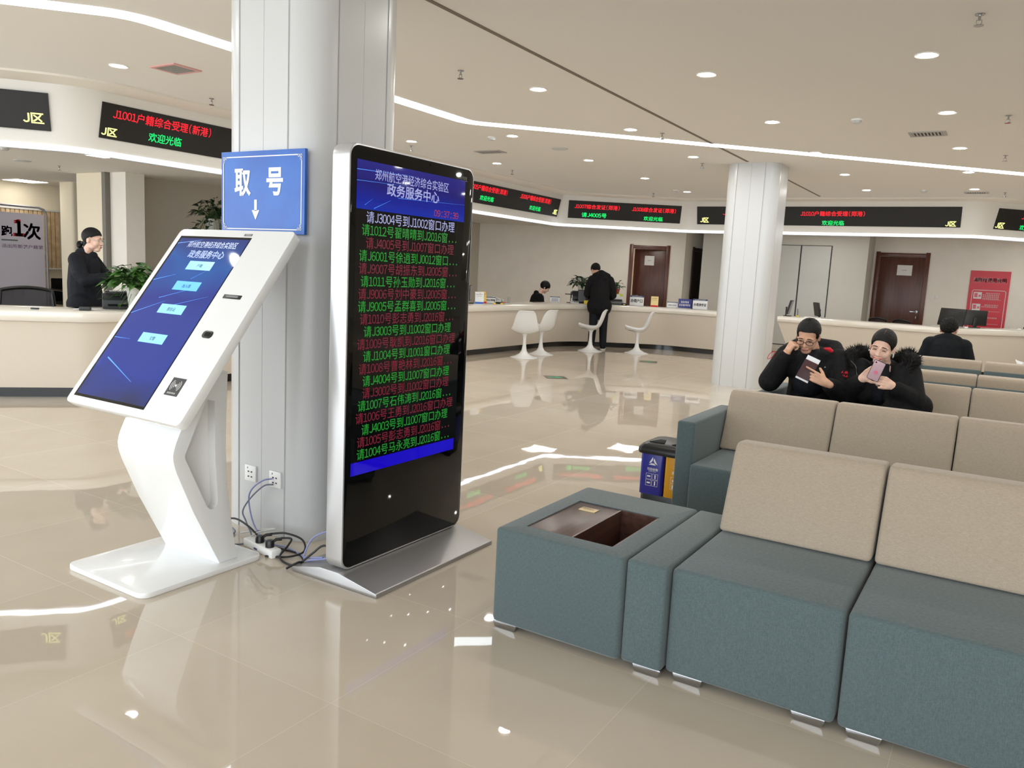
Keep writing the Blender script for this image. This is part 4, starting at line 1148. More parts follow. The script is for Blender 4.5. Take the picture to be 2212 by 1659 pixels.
part('hair', shell(HM, lambda c: c.z-interp(c.y, SHORT), jit=.0016), HAIR, hp, True)
eyes(hp, HM)
b = B(); cap(b, HM @ V((-.02, -.0945, -.0635)), HM @ V((.02, -.0945, -.0635)), .0042); part('lips', b, LIPS, hp, True)
b = B()
for s in (-1, 1):
    pts = [HM @ V((s*.034+.026*math.cos(a), -.102+.018*abs(math.cos(a)*.026+s*.034-.0)*0, .0+.017*math.sin(a))) for a in [2*PI*k/20 for k in range(21)]]
    tube(b, pts, .0022, 6)
    tube(b, [HM @ V(p) for p in ((s*.060, -.102, .006), (s*.072, -.07, .006), (s*.078, .0, .010))], .002, 6)
tube(b, [HM @ V(p) for p in ((-.010, -.104, .004), (0, -.107, .006), (.010, -.104, .004))], .0022, 6)
gf = part('glasses', b, BLACK, hp, True)
b = B(); tube(b, [(-1.065, 6.135, .985), (-1.085, 6.12, 1.0), (-1.12, 6.11, 1.005)], [.012, .016, .006], 8); part('hood_lining', b, CRED, hp, True)
b = B(); tube(b, crom([(-1.47, 6.13, .95), (-1.5, 6.11, .93), (-1.51, 6.09, .89), (-1.475, 6.09, .91), (-1.462, 6.11, .95)], 6), .0025, 6); part('hood_cord', b, CRED, hp, True)
b = B(); tube(b, [(-1.0, 6.17, .955), (-.965, 6.15, .99)], .005, 8); tube(b, [(-1.0, 6.16, .94), (-.97, 6.15, .935)], .006, 8); part('hood_toggle', b, BLACK, hp, True)
for p in ((-1.005, 6.075, .895), (-1.085, 6.035, .875), (-1.215, 5.985, .875)):
    b = B(); ell(b, p, (.006, .005, .006), None, 10, 8); part('snap_button', b, CHROME, hp, True)
# booklet he holds
bk = thing('booklet', 'maroon booklet with white paper in it, held by the man with glasses', 'booklet', (-1.17, 5.865, .865))
uu = V((.09, .0, -.034)).normalized(); vv = V((.088, .05, .15)).normalized(); nn = uu.cross(vv).normalized(); vv = nn.cross(uu)
MB = Matrix((uu, vv, nn)).transposed().to_4x4(); MB.translation = V((-1.17, 5.868, .864))
b = B(); box(b, -.048, .048, -.075, .062, -.004, .004, .001, M=MB); part('cover', b, MAROON, bk, True)
b = B(); box(b, -.047, .047, -.088, .095, -.0045, -.0025, M=MB); box(b, -.046, .046, -.086, .06, -.0015, .0015, M=MB); part('pages', b, mat('page_white', (238, 240, 244), .6), bk, True)

# ---- woman with the phone, third row
wp = thing('person', 'smiling seated woman in black fur-hooded parka looking at a pink phone', 'person', (-.72, 6.18, .43))
HW = headM((-.732, 6.10, 1.050), -.10, 14, 9, .98)
wR, eR, sR = V((-.822, 5.93, .825)), V((-.925, 6.05, .70)), V((-.88, 6.2, .87))
wL, eL, sL = V((-.615, 5.93, .80)), V((-.50, 6.05, .70)), V((-.56, 6.2, .87))
b = B(); head(b, HW, True); neck(b, HW, (-.725, 6.2, .90), .05)
limb(b, [(-.72, 6.22, .5), (-.72, 6.24, .68), (-.72, 6.21, .83)], [.13, .12, .125])
limb(b, [sR, eR, wR], [.055, .04, .028]); limb(b, [sL, eL, wL], [.055, .04, .028])
hand(b, wR, (.62, -.32, .62), (-.35, -.85, -.2), 1, (.55, .75, .5), .92, .04, (.55, .75, .15))
hand(b, wL, (-.72, -.42, .42), (.3, -.8, .35), -1, (.95, 1.1, .8), .92, 0, (.8, .5, .1))
for x, kx in ((-.80, -.84), (-.64, -.52)):
    limb(b, [(x, 6.22, .5), (kx, 5.80, .55), (kx, 5.74, .12), (kx, 5.64, .06)], [.085, .06, .045, .035])
part('body', remesh(b, 'body', .0046, SKINF, 2), None, wp, True)
b = B()
limb(b, [(-.72, 6.2, .52), (-.72, 6.25, .68), (-.72, 6.24, .80)], [.20, .185, .165])
limb(b, [(-.86, 6.21, .82), sR, eR], [.10, .09, .088]); cap(b, eR, eR+(wR-eR)*.80, .085, .056)
limb(b, [(-.58, 6.21, .82), sL, eL, ], [.10, .09, .088]); cap(b, eL, eL+(wL-eL)*.80, .085, .056)
cap(b, (-.47, 6.1, .66), (-.60, 5.98, .62), .10, .09)
cap(b, (-.86, 6.14, .9), (-.80, 6.04, .72), .06, .07); cap(b, (-.58, 6.14, .9), (-.63, 6.04, .72), .06, .07)
part('parka', remesh(b, 'parka', .008, CLOTHK, 4), None, wp, True)
b = B(); limb(b, [(-.725, 6.16, .88), (-.72, 6.1, .74)], [.07, .11]); part('top', remesh(b, 'top', .01, CLOTHN, 3), None, wp, True)
b = B()
for x, kx in ((-.80, -.84), (-.64, -.52)): limb(b, [(x, 6.2, .52), (kx, 5.80, .56), (kx, 5.74, .12)], [.115, .09, .068])
part('trousers', remesh(b, 'trousers', .012, CLOTHK, 3), None, wp, True)
for kx in (-.84, -.52):
    b = B(); ell(b, (kx, 5.69, .045), (.045, .12, .044)); part('shoe', b, BLACKM, wp, True)
def hairw(c):
    return c.z-interp(c.y, LONGB)
hb = shell(HW, hairw, .009, jit=.0006)
part('hair', hb, HAIR, wp, True)
b = B(); tube(b, [HW @ V((0, .018+.0985*math.cos(math.radians(a)), .040+.0925*math.sin(math.radians(a)))) for a in range(100, 146, 5)], .0013, 6); part('hair_parting', b, mat('scalp', (150, 128, 116), .6), wp, True)
eyes(wp, HW, True)
b = B(); tube(b, [HW @ V((x, -.0985+abs(x)*.25, -.064+abs(x)*.28)) for x in (-.028, -.016, 0, .016, .028)], [.002, .005, .0055, .005, .002], 8); part('lips', b, LIPR, wp, True)
b = B(); tube(b, [HW @ V((x, -.1035+abs(x)*.25, -.0635+abs(x)*.26)) for x in (-.018, -.009, 0, .009, .018)], [.0012, .0028, .003, .0028, .0012], 8); part('teeth', b, mat('teeth', (236, 232, 226), .3), wp, True)
for s in (-1, 1):
    b = B(); ell(b, (s*.083, .004, -.045), (.005, .005, .008 if s < 0 else .02), HW, 10, 8); part('earring', b, mat('pearl', (232, 228, 220), .2), wp, True)
b = B(); rf = random.Random(5)
def fur(b, pts, rads, n):
    for a, c, r0, r1 in zip(pts, pts[1:], rads, rads[1:]):
        a, c = V(a), V(c); cap(b, a, c, r0*.86, r1*.86, 12)
        for _ in range(n):
            u = rf.random(); p = a.lerp(c, u); r = (r0+(r1-r0)*u)*.8
            d = V((rf.gauss(0, 1), rf.gauss(0, 1), rf.gauss(0, 1))).normalized(); q = p+d*r
            t = (d+V((rf.uniform(-.5, .5), rf.uniform(-.5, .5), rf.uniform(-.3, .6)))*.7).normalized(); L = rf.uniform(.018, .045)
            s_ = t.orthogonal().normalized()*.0022; w_ = t.cross(s_).normalized()*.0022
            vs = [b.verts.new(q+s_), b.verts.new(q-s_*.5+w_), b.verts.new(q-s_*.5-w_), b.verts.new(q+t*L)]
            for i in range(3): b.faces.new((vs[i], vs[(i+1) % 3], vs[3]))
fur(b, [(-.905, 6.13, .90), (-.94, 6.19, .965), (-.89, 6.27, .99), (-.80, 6.33, .955)], [.045, .066, .06, .05], 420)
fur(b, [(-.575, 6.12, .90), (-.545, 6.19, .965), (-.58, 6.27, .99), (-.66, 6.33, .955)], [.045, .07, .062, .05], 420)
part('fur_trim', b, FUR, wp, True, False)
for s_, x0 in ((-1, -.955), (1, -.955)): pass
b = B(); rm = random.Random(8)
for k in range(9):
    x, z = -.965+.016*(k % 3)+rm.uniform(-.004, .004), .845-.026*(k//3)
    p0 = V((x, 6.03, z)); tube(b, [p0, p0+V((.006, -.0015, .018))], .0032, 5); tube(b, [p0+V((-.004, 0, .008)), p0+V((.011, -.002, .004))], .0028, 5)
part('sleeve_print', b, CRED, wp, True)
b = B(); tube(b, crom([(-.925, 6.085, .935), (-.885, 6.06, .90), (-.875, 6.055, .86), (-.86, 6.04, .81)], 5), .003, 6); part('zip', b, CHROME, wp, True)
ph = thing('phone', 'pink phone with a ring holder on its back, held by the smiling woman', 'phone', (-.712, 5.85, .935))
uu = V((.075, .0, -.026)).normalized(); vv = V((.028, -.03, .10)).normalized(); nn = uu.cross(vv).normalized(); vv = nn.cross(uu)
MB = Matrix((uu, vv, nn)).transposed().to_4x4(); MB.translation = V((-.722, 5.848, .905))
b = B(); t = B(); prism(t, rrect(-.039, .039, -.074, .074, .009), XY, -.004, .0032, bev=.001, bevel_edges='caps'); merge(b, t, MB); part('frame', b, BLACK, ph, True)
b = B(); t = B(); prism(t, rrect(-.036, .036, -.071, .071, .008), XY, .002, .0042, bev=.0008, bevel_edges='caps'); merge(b, t, MB); part('back_shell', b, PINKP, ph, True)
b = B(); t = B(); lathe(t, [(0, .004), (.006, .004), (.005, .006), (0, .006)], 12); merge(b, t, MB @ Matrix.Translation((-.023, .058, 0))); part('camera_lens', b, BLACK, ph, True)
b = B(); t = B(); lathe(t, [(0, .004), (.014, .004), (.013, .008), (0, .008)], 16); merge(b, t, MB @ Matrix.Translation((.002, -.012, 0))); part('ring_holder', b, PINKR, ph, True)

# ---- suited man seen from behind, fifth row
sp_ = thing('person', 'man in a dark suit seen from behind, sitting in the far sofa row', 'person', (-.535, 9.72, .43))
HS = headM((-.537, 9.74, 1.055), PI-.12, 12, 0, 1.0)
b = B(); head(b, HS); neck(b, HS, (-.535, 9.70, .95), .052)
limb(b, [(-.535, 9.72, .5), (-.535, 9.67, .7), (-.535, 9.69, .82)], [.12, .115, .11])
for s in (-1, 1):
    limb(b, [(-.535+s*.15, 9.69, .88), (-.535+s*.225, 9.74, .65), (-.535+s*.14, 9.95, .6)], [.045, .04, .03])
    hand(b, (-.535+s*.14, 9.95, .6), (-s*.3, .9, -.1), (0, 0, 1), -s, (.4, .4, .3))
    limb(b, [(-.535+s*.09, 9.74, .5), (-.535+s*.1, 10.15, .5), (-.535+s*.1, 10.2, .08)], [.085, .06, .045])
part('body', remesh(b, 'body', .006, SKIN, 2), None, sp_, True)
b = B()
limb(b, [(-.535, 9.72, .5), (-.535, 9.68, .7), (-.535, 9.69, .84)], [.185, .182, .17])
cap(b, (-.69, 9.69, .895), (-.38, 9.69, .89), .085, .085); limb(b, [(-.62, 9.67, .945), (-.535, 9.655, .965), (-.45, 9.67, .945)], [.06, .07, .06])
for s in (-1, 1): limb(b, [(-.535+s*.155, 9.69, .88), (-.535+s*.20, 9.70, .76), (-.535+s*.225, 9.74, .64), (-.535+s*.15, 9.92, .6)], [.085, .078, .07, .052])
part('suit_jacket', remesh(b, 'suit_jacket', .009, CLOTHS, 4), None, sp_, True)
b = B()
for s in (-1, 1): limb(b, [(-.535+s*.09, 9.72, .5), (-.535+s*.1, 10.15, .51), (-.535+s*.1, 10.2, .1)], [.105, .08, .06])
part('trousers', remesh(b, 'trousers', .012, CLOTHS, 3), None, sp_, True)
for s in (-1, 1):
    b = B(); ell(b, (-.535+s*.1, 10.24, .042), (.045, .12, .042)); part('shoe', b, BLACKM, sp_, True)
part('hair', shell(HS, lambda c: c.z-interp(c.y, SHORT), .014, jit=.004), HAIR, sp_, True)

# ---- man standing at the counter, seen from behind
mp_ = thing('person', 'standing man in black hooded jacket leaning over the counter, seen from behind', 'person', (-6.83, 14.17, 0))
fd = V((-.42, .90, 0)).normalized(); rt = V((fd.y, -fd.x, 0))      # facing, his right
O = V((-6.83, 14.17, 0))
def q(a, c, z): return O+rt*a+fd*c+V((0, 0, z))
HK = headM(q(-.12, .17, 1.54), face(-.68, .72), 38, 0, 1.0)
b = B(); head(b, HK); neck(b, HK, q(-.03, .06, 1.40), .058)
limb(b, [q(0, .02, .92), q(0, .0, 1.12), q(0, .02, 1.33)], [.14, .14, .14])
for s in (-1, 1):
    limb(b, [q(s*.19, .03, 1.36), q(s*.25, .08, 1.08), q(s*.16, .32, .97)], [.058, .045, .03])
    hand(b, q(s*.16, .32, .97), fd-rt*s*.25, (0, 0, 1), s, (.3, .3, .2))
    limb(b, [q(s*.09, .02, .9), q(s*.10, .0, .50), q(s*.115, -.02, .09)], [.09, .058, .042])
part('body', remesh(b, 'body', .006, SKIN, 2), None, mp_, True)
b = B()
limb(b, [q(0, .01, .84), q(0, 0, 1.08), q(0, .0, 1.30)], [.195, .19, .17])
cap(b, q(-.055, .01, .86), q(.055, .01, .86), .19, .19); cap(b, q(-.07, .01, .82), q(.07, .01, .82), .165, .165)
limb(b, [q(-.15, .02, 1.36), q(.15, .02, 1.36)], [.088, .088])
for s in (-1, 1): limb(b, [q(s*.17, .02, 1.36), q(s*.235, .06, 1.2), q(s*.25, .09, 1.07), q(s*.17, .28, .98)], [.085, .08, .075, .056])
limb(b, [q(-.12, .0, 1.44), q(.0, -.07, 1.47), q(.13, 0, 1.44)], [.055, .085, .055]); cap(b, q(-.05, -.1, 1.38), q(.06, -.1, 1.38), .06, .06)
part('jacket', remesh(b, 'jacket', .009, CLOTHK, 4), None, mp_, True)
b = B()
for s in (-1, 1): limb(b, [q(s*.085, .02, .86), q(s*.10, .0, .50), q(s*.115, -.02, .10)], [.112, .082, .068])
part('trousers', remesh(b, 'trousers', .01, CLOTHN, 3), None, mp_, True)
for s in (-1, 1):
    t = B(); cap(t, q(s*.115, -.05, .055), q(s*.135, .12, .045), .05, .042); sh = part('shoe', remesh(t, 'shoe', .009, BLACKM, 2), None, mp_, True)
    t = B(); cap(t, q(s*.115, -.055, .016), q(s*.137, .125, .016), .05, .044)
    for v in t.verts: v.co.z = max(0, min(.026, .013+(v.co.z-.016)*.5))
    part('sole', t, mat('sole_white', (206, 202, 194), .6), mp_, True)
part('hair', shell(HK, lambda c: c.z-interp(c.y, SHORT), .018, jit=.005), HAIR, mp_, True)

# ---- officer standing behind the left counter
op = thing('person', 'standing woman in dark uniform with hair in a bun, behind the left counter', 'person', (-8.5, 4.86, 0))
fd = V((.85, .50, 0)).normalized(); rt = V((fd.y, -fd.x, 0)); O = V((-8.50, 4.90, 0))
HO = headM(q(.0, .09, 1.548), face(fd.x, fd.y), 6, 0, 1.0)
b = B(); head(b, HO, True); neck(b, HO, q(0, .0, 1.38), .05)
limb(b, [q(0, .0, .92), q(0, -.01, 1.1), q(0, 0, 1.28)], [.13, .12, .125])
for s in (-1, 1):
    limb(b, [q(s*.17, 0, 1.33), q(s*.22, .12, 1.12), q(s*.10, .34, 1.17)], [.05, .04, .028])
    hand(b, q(s*.10, .34, 1.17), fd-rt*s*.6, (0, 0, 1), s, (.5, .5, .4), .92)
    limb(b, [q(s*.085, 0, .9), q(s*.09, .0, .5), q(s*.1, -.02, .09)], [.09, .058, .042])
part('body', remesh(b, 'body', .005, SKINF, 2), None, op, True)
b = B()
limb(b, [q(0, .0, .88), q(0, -.02, 1.08), q(0, -.01, 1.27)], [.18, .165, .155]); cap(b, q(-.09, 0, .86), q(.09, 0, .86), .15, .15)
limb(b, [q(-.13, -.02, 1.34), q(.13, -.02, 1.34)], [.08, .08])
cap(b, q(0, -.035, 1.40), q(0, .0, 1.42), .068, .062); cap(b, q(0, .09, 1.385), q(0, .05, 1.34), .045, .06)
for s in (-1, 1): limb(b, [q(s*.155, -.01, 1.33), q(s*.22, .06, 1.2), q(s*.23, .13, 1.12), q(s*.12, .32, 1.165)], [.08, .076, .072, .052])
part('uniform_jacket', remesh(b, 'uniform_jacket', .008, CLOTHN, 4), None, op, True)
b = B()
for s in (-1, 1): limb(b, [q(s*.085, .0, .86), q(s*.09, .0, .50), q(s*.1, -.02, .05)], [.11, .08, .065])
part('trousers', remesh(b, 'trousers', .012, CLOTHN, 3), None, op, True)
for s in (-1, 1):
    b = B(); cap(b, q(s*.1, -.03, .04), q(s*.11, .12, .036), .04, .036); part('shoe', b, BLACKM, op, True)
hb = shell(HO, lambda c: c.z-interp(c.y, [(-.1, .072), (-.07, .055), (-.045, .042), (-.02, .024), (.0, .034), (.02, -.02), (.04, -.075), (.1, -.1)]), .011)
for pts, r in (([(0, .085, -.04), (0, .125, -.055)], .022), ([(-.012, .135, -.075), (.012, .145, -.055)], .03)): cap(hb, HO @ V(pts[0]), HO @ V(pts[1]), r)
cap(hb, HO @ V((0, .055, -.02)), HO @ V((0, .062, -.07)), .05, .038)
part('hair', hb, HAIR, op, True)
b = B(); t = B(); ell(t, (0, .112, -.045), (.022, .008, .014)); merge(b, t, HO); part('hair_clip', b, LGREY, op, True)
eyes(op, HO)
b = B(); cap(b, HO @ V((-.016, -.0935, -.064)), HO @ V((.016, -.0935, -.064)), .004); part('lips', b, LIPS, op, True)
b = B()
for s in (-1, 1):
    tube(b, [HO @ V((s*.034+.024*math.cos(2*PI*k/18), -.104, .0+.016*math.sin(2*PI*k/18))) for k in range(19)], .0012, 6)
    tube(b, [HO @ V(p) for p in ((s*.058, -.104, .006), (s*.074, -.06, .008), (s*.079, .0, .010))], .0018, 6)
part('glasses', b, mat('glasses_teal', (150, 190, 180), .3), op, True)

# ---- clerk sitting behind the side counter
kp_ = thing('person', 'dark-haired clerk in black seated behind the side counter, head bowed', 'person', (-8.45, 14.62, 0))
fd = V((.80, .6, 0)).normalized(); rt = V((fd.y, -fd.x, 0)); O = V((-8.47, 14.62, 0))
HC = headM(q(0, .12, 1.135), face(fd.x, fd.y), 32, 0, .98)
b = B(); head(b, HC, True); neck(b, HC, q(0, -.01, .98), .05)
limb(b, [q(0, -.02, .5), q(0, -.05, .72), q(0, -.03, .90)], [.13, .125, .13])
for s in (-1, 1):
    limb(b, [q(s*.16, -.02, .93), q(s*.2, .08, .74), q(s*.13, .32, .74)], [.055, .04, .028])
    hand(b, q(s*.13, .32, .74), fd, (0, 0, 1), s, (.5, .5, .4), .92)
    limb(b, [q(s*.09, 0, .5), q(s*.1, .4, .5), q(s*.1, .42, .08)], [.085, .06, .045])
part('body', remesh(b, 'body', .006, SKINF, 2), None, kp_, True)
b = B()
limb(b, [q(0, -.02, .5), q(0, -.05, .72), q(0, -.03, .88)], [.17, .165, .15]); cap(b, q(-.13, -.02, .94), q(.13, -.02, .94), .078, .078)
limb(b, [q(-.05, -.06, 1.02), q(.05, -.06, 1.02)], [.05, .05])
for s in (-1, 1): limb(b, [q(s*.15, -.02, .93), q(s*.2, .08, .74), q(s*.14, .29, .74)], [.078, .07, .05])
part('jacket', remesh(b, 'jacket', .01, CLOTHK, 4), None, kp_, True)
b = B()
for s in (-1, 1): limb(b, [q(s*.09, 0, .5), q(s*.1, .4, .51), q(s*.1, .42, .06)], [.1, .08, .06])
part('trousers', remesh(b, 'trousers', .012, CLOTHN, 3), None, kp_, True)
part('hair', shell(HC, lambda c: c.z-interp(c.y, [(-.1, .03), (-.06, .02), (-.03, -.03), (0, -.05), (.1, -.085)]), .02), HAIR, kp_, True)
b = B(); tube(b, [q(.09, .09, .97), q(.10, .10, .94)], .008, 6); part('badge', b, LGREY, kp_, True)
st = thing('office_stool', 'round black stool under the seated clerk', 'stool', (-8.47, 14.6, 0))
b = B(); lathe(b, [(0, .33), (.19, .33), (.2, .36), (.19, .395), (0, .395)], 24, c=(0, 0)); part('seat', b, BLACKM, st)
b = B(); lathe(b, [(0, 0), (.2, 0), (.2, .02), (.03, .05), (.03, .33), (0, .33)], 20); part('pedestal', b, BLACK, st)

# ================================================================ PLANTS
def leaf(bm, base, d, L, w, droop, rr):
    d = d.normalized(); side = d.cross(V((0, 0, 1)))
    if side.length < .1: side = V((1, 0, 0))
    side.normalize(); side = (side+V((0, 0, rr.uniform(-.4, .4)))).normalized()
    up = side.cross(d).normalized()
    ring = []
    for u, ww in ((0, .05), (.18, .72), (.4, 1), (.65, .78), (.85, .38), (1, .02)):
        c = base+d*L*u-V((0, 0, 1))*droop*L*u*u
        ring.append((c-side*w*ww+up*w*ww*.22, c, c+side*w*ww+up*w*ww*.22))
    vs = [[bm.verts.new(p) for p in r] for r in ring]
    for a, c in zip(vs, vs[1:]):
        for i in (0, 1): bm.faces.new((a[i], a[i+1], c[i+1], c[i]))
def plant(label, base, pot_h, pot_r, spread, height, n, seed, potm, lm, leafL=.085, trail=0):
    rr = random.Random(seed)
    t = thing('potted_plant', label, 'plant', base, 0, 'potted plants at the counters')
    b = B(); lathe(b, [(0, 0), (pot_r*.68, 0), (pot_r*.72, .008), (pot_r*.95, pot_h*.86), (pot_r*1.06, pot_h*.87), (pot_r*1.06, pot_h), (pot_r*.92, pot_h), (pot_r*.9, pot_h*.92), (0, pot_h*.92)], 22)
    part('pot', b, potm, t)
    b = B(); disc(b, (0, 0, pot_h*.925), pot_r*.9, 18, up=1); part('soil', b, SOIL, t)
    bl, bs = B(), B()
    for i in range(n):
        a = rr.uniform(0, 2*PI); e = rr.random()**.6
        z = pot_h*.92+height*(1-e*e*.75)*rr.uniform(.35, 1)
        if trail and rr.random() < trail: z = pot_h*rr.uniform(-.6, .8); e = max(e, .75)
        tip = V((math.cos(a)*spread*e*.75, math.sin(a)*spread*e*.75, z))
        p0 = V((math.cos(a)*pot_r*.3, math.sin(a)*pot_r*.3, pot_h*.92))
        mid = p0.lerp(tip, .5)+V((0, 0, height*.2))
        tube(bs, crom([p0, mid, tip], 3), .0022, 4)
        d = V((math.cos(a)*rr.uniform(.3, 1), math.sin(a)*rr.uniform(.3, 1), rr.uniform(-.25, .55)))
        leaf(bl, tip, d, leafL*rr.uniform(.75, 1.25), leafL*rr.uniform(.26, .36), rr.uniform(.1, .7), rr)
    part('stems', bs, STEM, t); part('foliage', bl, lm, t, False, True, 180)
    return t
fc = thing('filing_cabinet', 'tall white cabinet behind the kiosk carrying a trailing plant', 'cabinet', (-10.65, 8.15, 0))
b = B(); box(b, -10.93, -10.37, 7.92, 8.38, 0, 1.84, .006); part('body', b, WHITEP, fc, True)
for x0, x1 in ((-10.925, -10.655), (-10.645, -10.375)):
    b = B(); box(b, x0, x1, 7.9, 7.92, .06, 1.82, .003); part('door', b, WHITEP, fc, True)
plant('dark trailing plant in a white pot high behind the kiosk, against the grey wall', (-10.62, 8.15, 1.84), .17, .11, .40, .34, 170, 4, POTW, LEAFD, .12, .35)
plant('bushy green plant in a white pot on the left counter beside the standing officer', (-7.58, 4.88, .86), .23, .085, .32, .27, 210, 11, POTW, LEAF, .115, .12)

# ================================================================ THINGS ON THE COUNTERS
CT = .861
def lbox(root, name, mt, x0, x1, y0, y1, z0, z1, bev=.003, parent=None):
    b = B(); box(b, x0, x1, y0, y1, z0, z1, bev); return part(name, b, mt, parent or root)
def F(ang): return math.radians(ang)
A1 = 31.7          # facing square to the camera axis
def desk_sign(label, p, rz, w, h, face_mt, head=None, txt=None, tmt=None, lines=None):
    t = thing('desk_sign', label, 'sign', (*p, CT), F(rz), 'counter signs')
    lbox(t, 'stand', ACRYL, -w/2, w/2, -.035, .035, 0, .004, .001)
    lbox(t, 'board', face_mt, -w/2, w/2, -.004, .004, .015, .015+h, .002)
    lbox(t, 'support', ACRYL, -w/2+.01, w/2-.01, -.003, .003, .003, .02, 0)
    X, Z = V((1, 0, 0)), V((0, 0, 1))
    if head:
        b = B(); strip3(b, (-w/2, -.0052, .015+h*.84), X, Z, 0, w, 0, h*.16); part('header', b, head, t, False, False)
        b = B(); scribble(b, (-w*.36, -.006, .015+h*.885), X, Z, w*.72, h*.07, 14); part('header_print', b, PAPER, t, False, False)
    if txt:
        b = B(); ww = w*.86; text2(b, txt, (-ww/2, -.0055, .015+h*.28), X, Z, ww, min(ww/len(txt)*1.25, h*.42), 0, .045); part('lettering', b, tmt, t, False, False)
    for z, n, ww in lines or ():
        b = B(); scribble(b, (-w*ww/2, -.0056, .015+h*z), X, Z, w*ww, h*.22, n); part('small_print', b, tmt, t, False, False)
    return t
NAVYH = mat('sign_header_navy', (46, 60, 104), .4)
SGW = mat('sign_white', (226, 228, 230), .35)
desk_sign('white counter sign reading 办理户口 right of the standing man', (-6.50, 15.22), 20, .285, .2, SGW, NAVYH, '办理户口', INK)
desk_sign('white counter sign reading 办理身份证 at the end by the far column', (-5.30, 15.62), 14, .29, .2, SGW, NAVYH, '办理身份证', INK)
desk_sign('navy blue counter sign with two white lines of print', (-5.60, 15.58), 14, .27, .185, SIGNN, None, None, INKW, ((.56, 5, .6), (.22, 7, .84)))
desk_sign('small white counter sign with blue header left of the navy sign', (-5.86, 15.56), 16, .21, .11, SGW, NAVYH, None, INK, ((.3, 7, .78),))
desk_sign('small white counter sign with blue print right of the seated clerk', (-7.86, 14.22), 40, .20, .1, SGW, NAVYH, None, SIGNN, ((.42, 6, .7), (.12, 6, .7)))
desk_sign('white counter sign with large dark print behind the paper tray', (-7.74, 11.66), 38, .20, .10, SGW, NAVYH, '身份证领取', INK)
def brochure(label, p, rz, w, h, base_mt, top_mt, edge=None):
    t = thing('brochure_stand', label, 'brochure stand', (*p, CT), F(rz), 'brochure stands on the counter')
    b = B(); prism(b, [(-.03, 0), (.03, 0), (.006, h), (-.006, h)], YZ, -w/2, w/2, bev=.001); part('card', b, base_mt, t, False, False)
    X, Z = V((1, 0, 0)), V((0, .024, h)).normalized()
    def on(u, v): return V((u, -.0312+.024*v/h, v))
    b = B(); strip3(b, on(-w/2, 0), X, Z, .002, w-.002, .003, h*.17); part('foot_band', b, top_mt, t, False, False)
    b = B(); text(b, '1', on(w*.02, h*.74), X, Z, w*.16, h*.17, 0, .03); part('lettering', b, CRED, t, False, False)
    b = B(); scribble(b, on(-w*.4, h*.76), X, Z, w*.42, h*.07, 5); scribble(b, on(w*.2, h*.76), X, Z, w*.16, h*.09, 2); scribble(b, on(-w*.3, h*.62), X, Z, w*.6, h*.04, 9); part('small_print', b, INK, t, False, False)
    return t
brochure('white and blue brochure card on the counter beside the totem edge', (-7.72, 11.30), 42, .15, .205, SGW, mat('card_blue', (40, 96, 190), .4))
brochure('yellow and red brochure card tucked beside the white and blue one', (-7.80, 11.52), 70, .13, .205, mat('card_yellow', (232, 196, 92), .4), CRED)
brochure('red and yellow brochure card on the counter in front of the ajar door', (-6.20, 15.44), 20, .15, .215, mat('card_cream', (236, 214, 150), .4), CRED)
def monitor(label, p, rz, w, h, tilt=0, legz=.07, lit=None):
    t = thing('monitor', label, 'monitor', (*p, CT), F(rz), 'computer monitors on the counters')
    b = B(); prism(b, rrect(-.09, .09, -.07, .07, .02, 4), XY, 0, .012, bev=.003, bevel_edges='caps'); part('base', b, BLACK, t)
    b = B(); box(b, -.03, .03, .02, .04, .01, legz+h*.5, .004); part('neck', b, BLACK, t)
    M = Matrix.Translation((0, 0, legz)) @ Matrix.Rotation(F(tilt), 4, 'X')
    b = B(); box(b, -w/2, w/2, -.015, .02, 0, h, .006, M=M); c = part('casing', b, BLACK, t)
    b = B(); box(b, -w/2+.012, w/2-.012, -.0165, -.014, .016, h-.012, M=M); part('screen', b, lit or GLASSB, c, False, False)
    return t
MG = mat('screen_off_grey', (92, 94, 98), .25)
monitor('black monitor on the left counter beside the kiosk edge', (-7.56, 5.12), 236, .42, .26, 0, .07)
monitor('black monitor half hidden by the totem edge', (-7.86, 11.22), 120, .42, .26, 0, .05)
monitor('grey-screened monitor beside the standing man, left of his elbow', (-7.47, 14.66), 35, .17, .26, -4, .015, MG)
monitor('black monitor leaning right, on the right counter next to the far column', (-3.58, 15.62), 96, .34, .27, 14, .04)
monitor('black monitor leaning left, second from the far column', (-3.08, 15.86), -62, .30, .26, 12, .03)
monitor('tilted black monitor in front of the suited man', (-.86, 15.68), 150, .46, .30, 12, .03)
monitor('black monitor with its back to the hall, before the red sign', (-.52, 16.30), 200, .38, .27, 0, .04)
# officer's printer and tray by the plant
def printer(label, p, rz, w, d, h, body_mt, dark=True):
    t = thing('printer', label, 'printer', (*p, CT), F(rz), 'printers behind the counters')
    b = B(); prism(b, [(-d/2, 0), (d/2, 0), (d/2, h), (-d*.1, h), (-d/2, h*.62)], YZ, -w/2, w/2, bev=.006); part('body', b, body_mt, t)
    lbox(t, 'paper_tray', BLACK, -w*.42, w*.42, -d*.1, d*.45, h, h+.022, .004)
    lbox(t, 'output_slot', BLACKM, -w*.36, w*.36, -d/2-.002, -d/2+.02, h*.2, h*.34, 0)
    lbox(t, 'paper', PAPER, -w*.3, w*.3, -d*.05, d*.36, h+.022, h+.03, .001)
    return t
printer('dark grey printer with paper on the left counter behind the officer\'s plant', (-7.80, 4.86), 60, .34, .26, .15, DGREY)
printer('dark grey printer carrying the white-potted plant, left of the standing man', (-7.62, 14.86), 38, .36, .28, .22, DGREY)
printer('grey printer stacked with white boxes right of the standing man', (-6.98, 15.22), 25, .34, .26, .085, GREY)
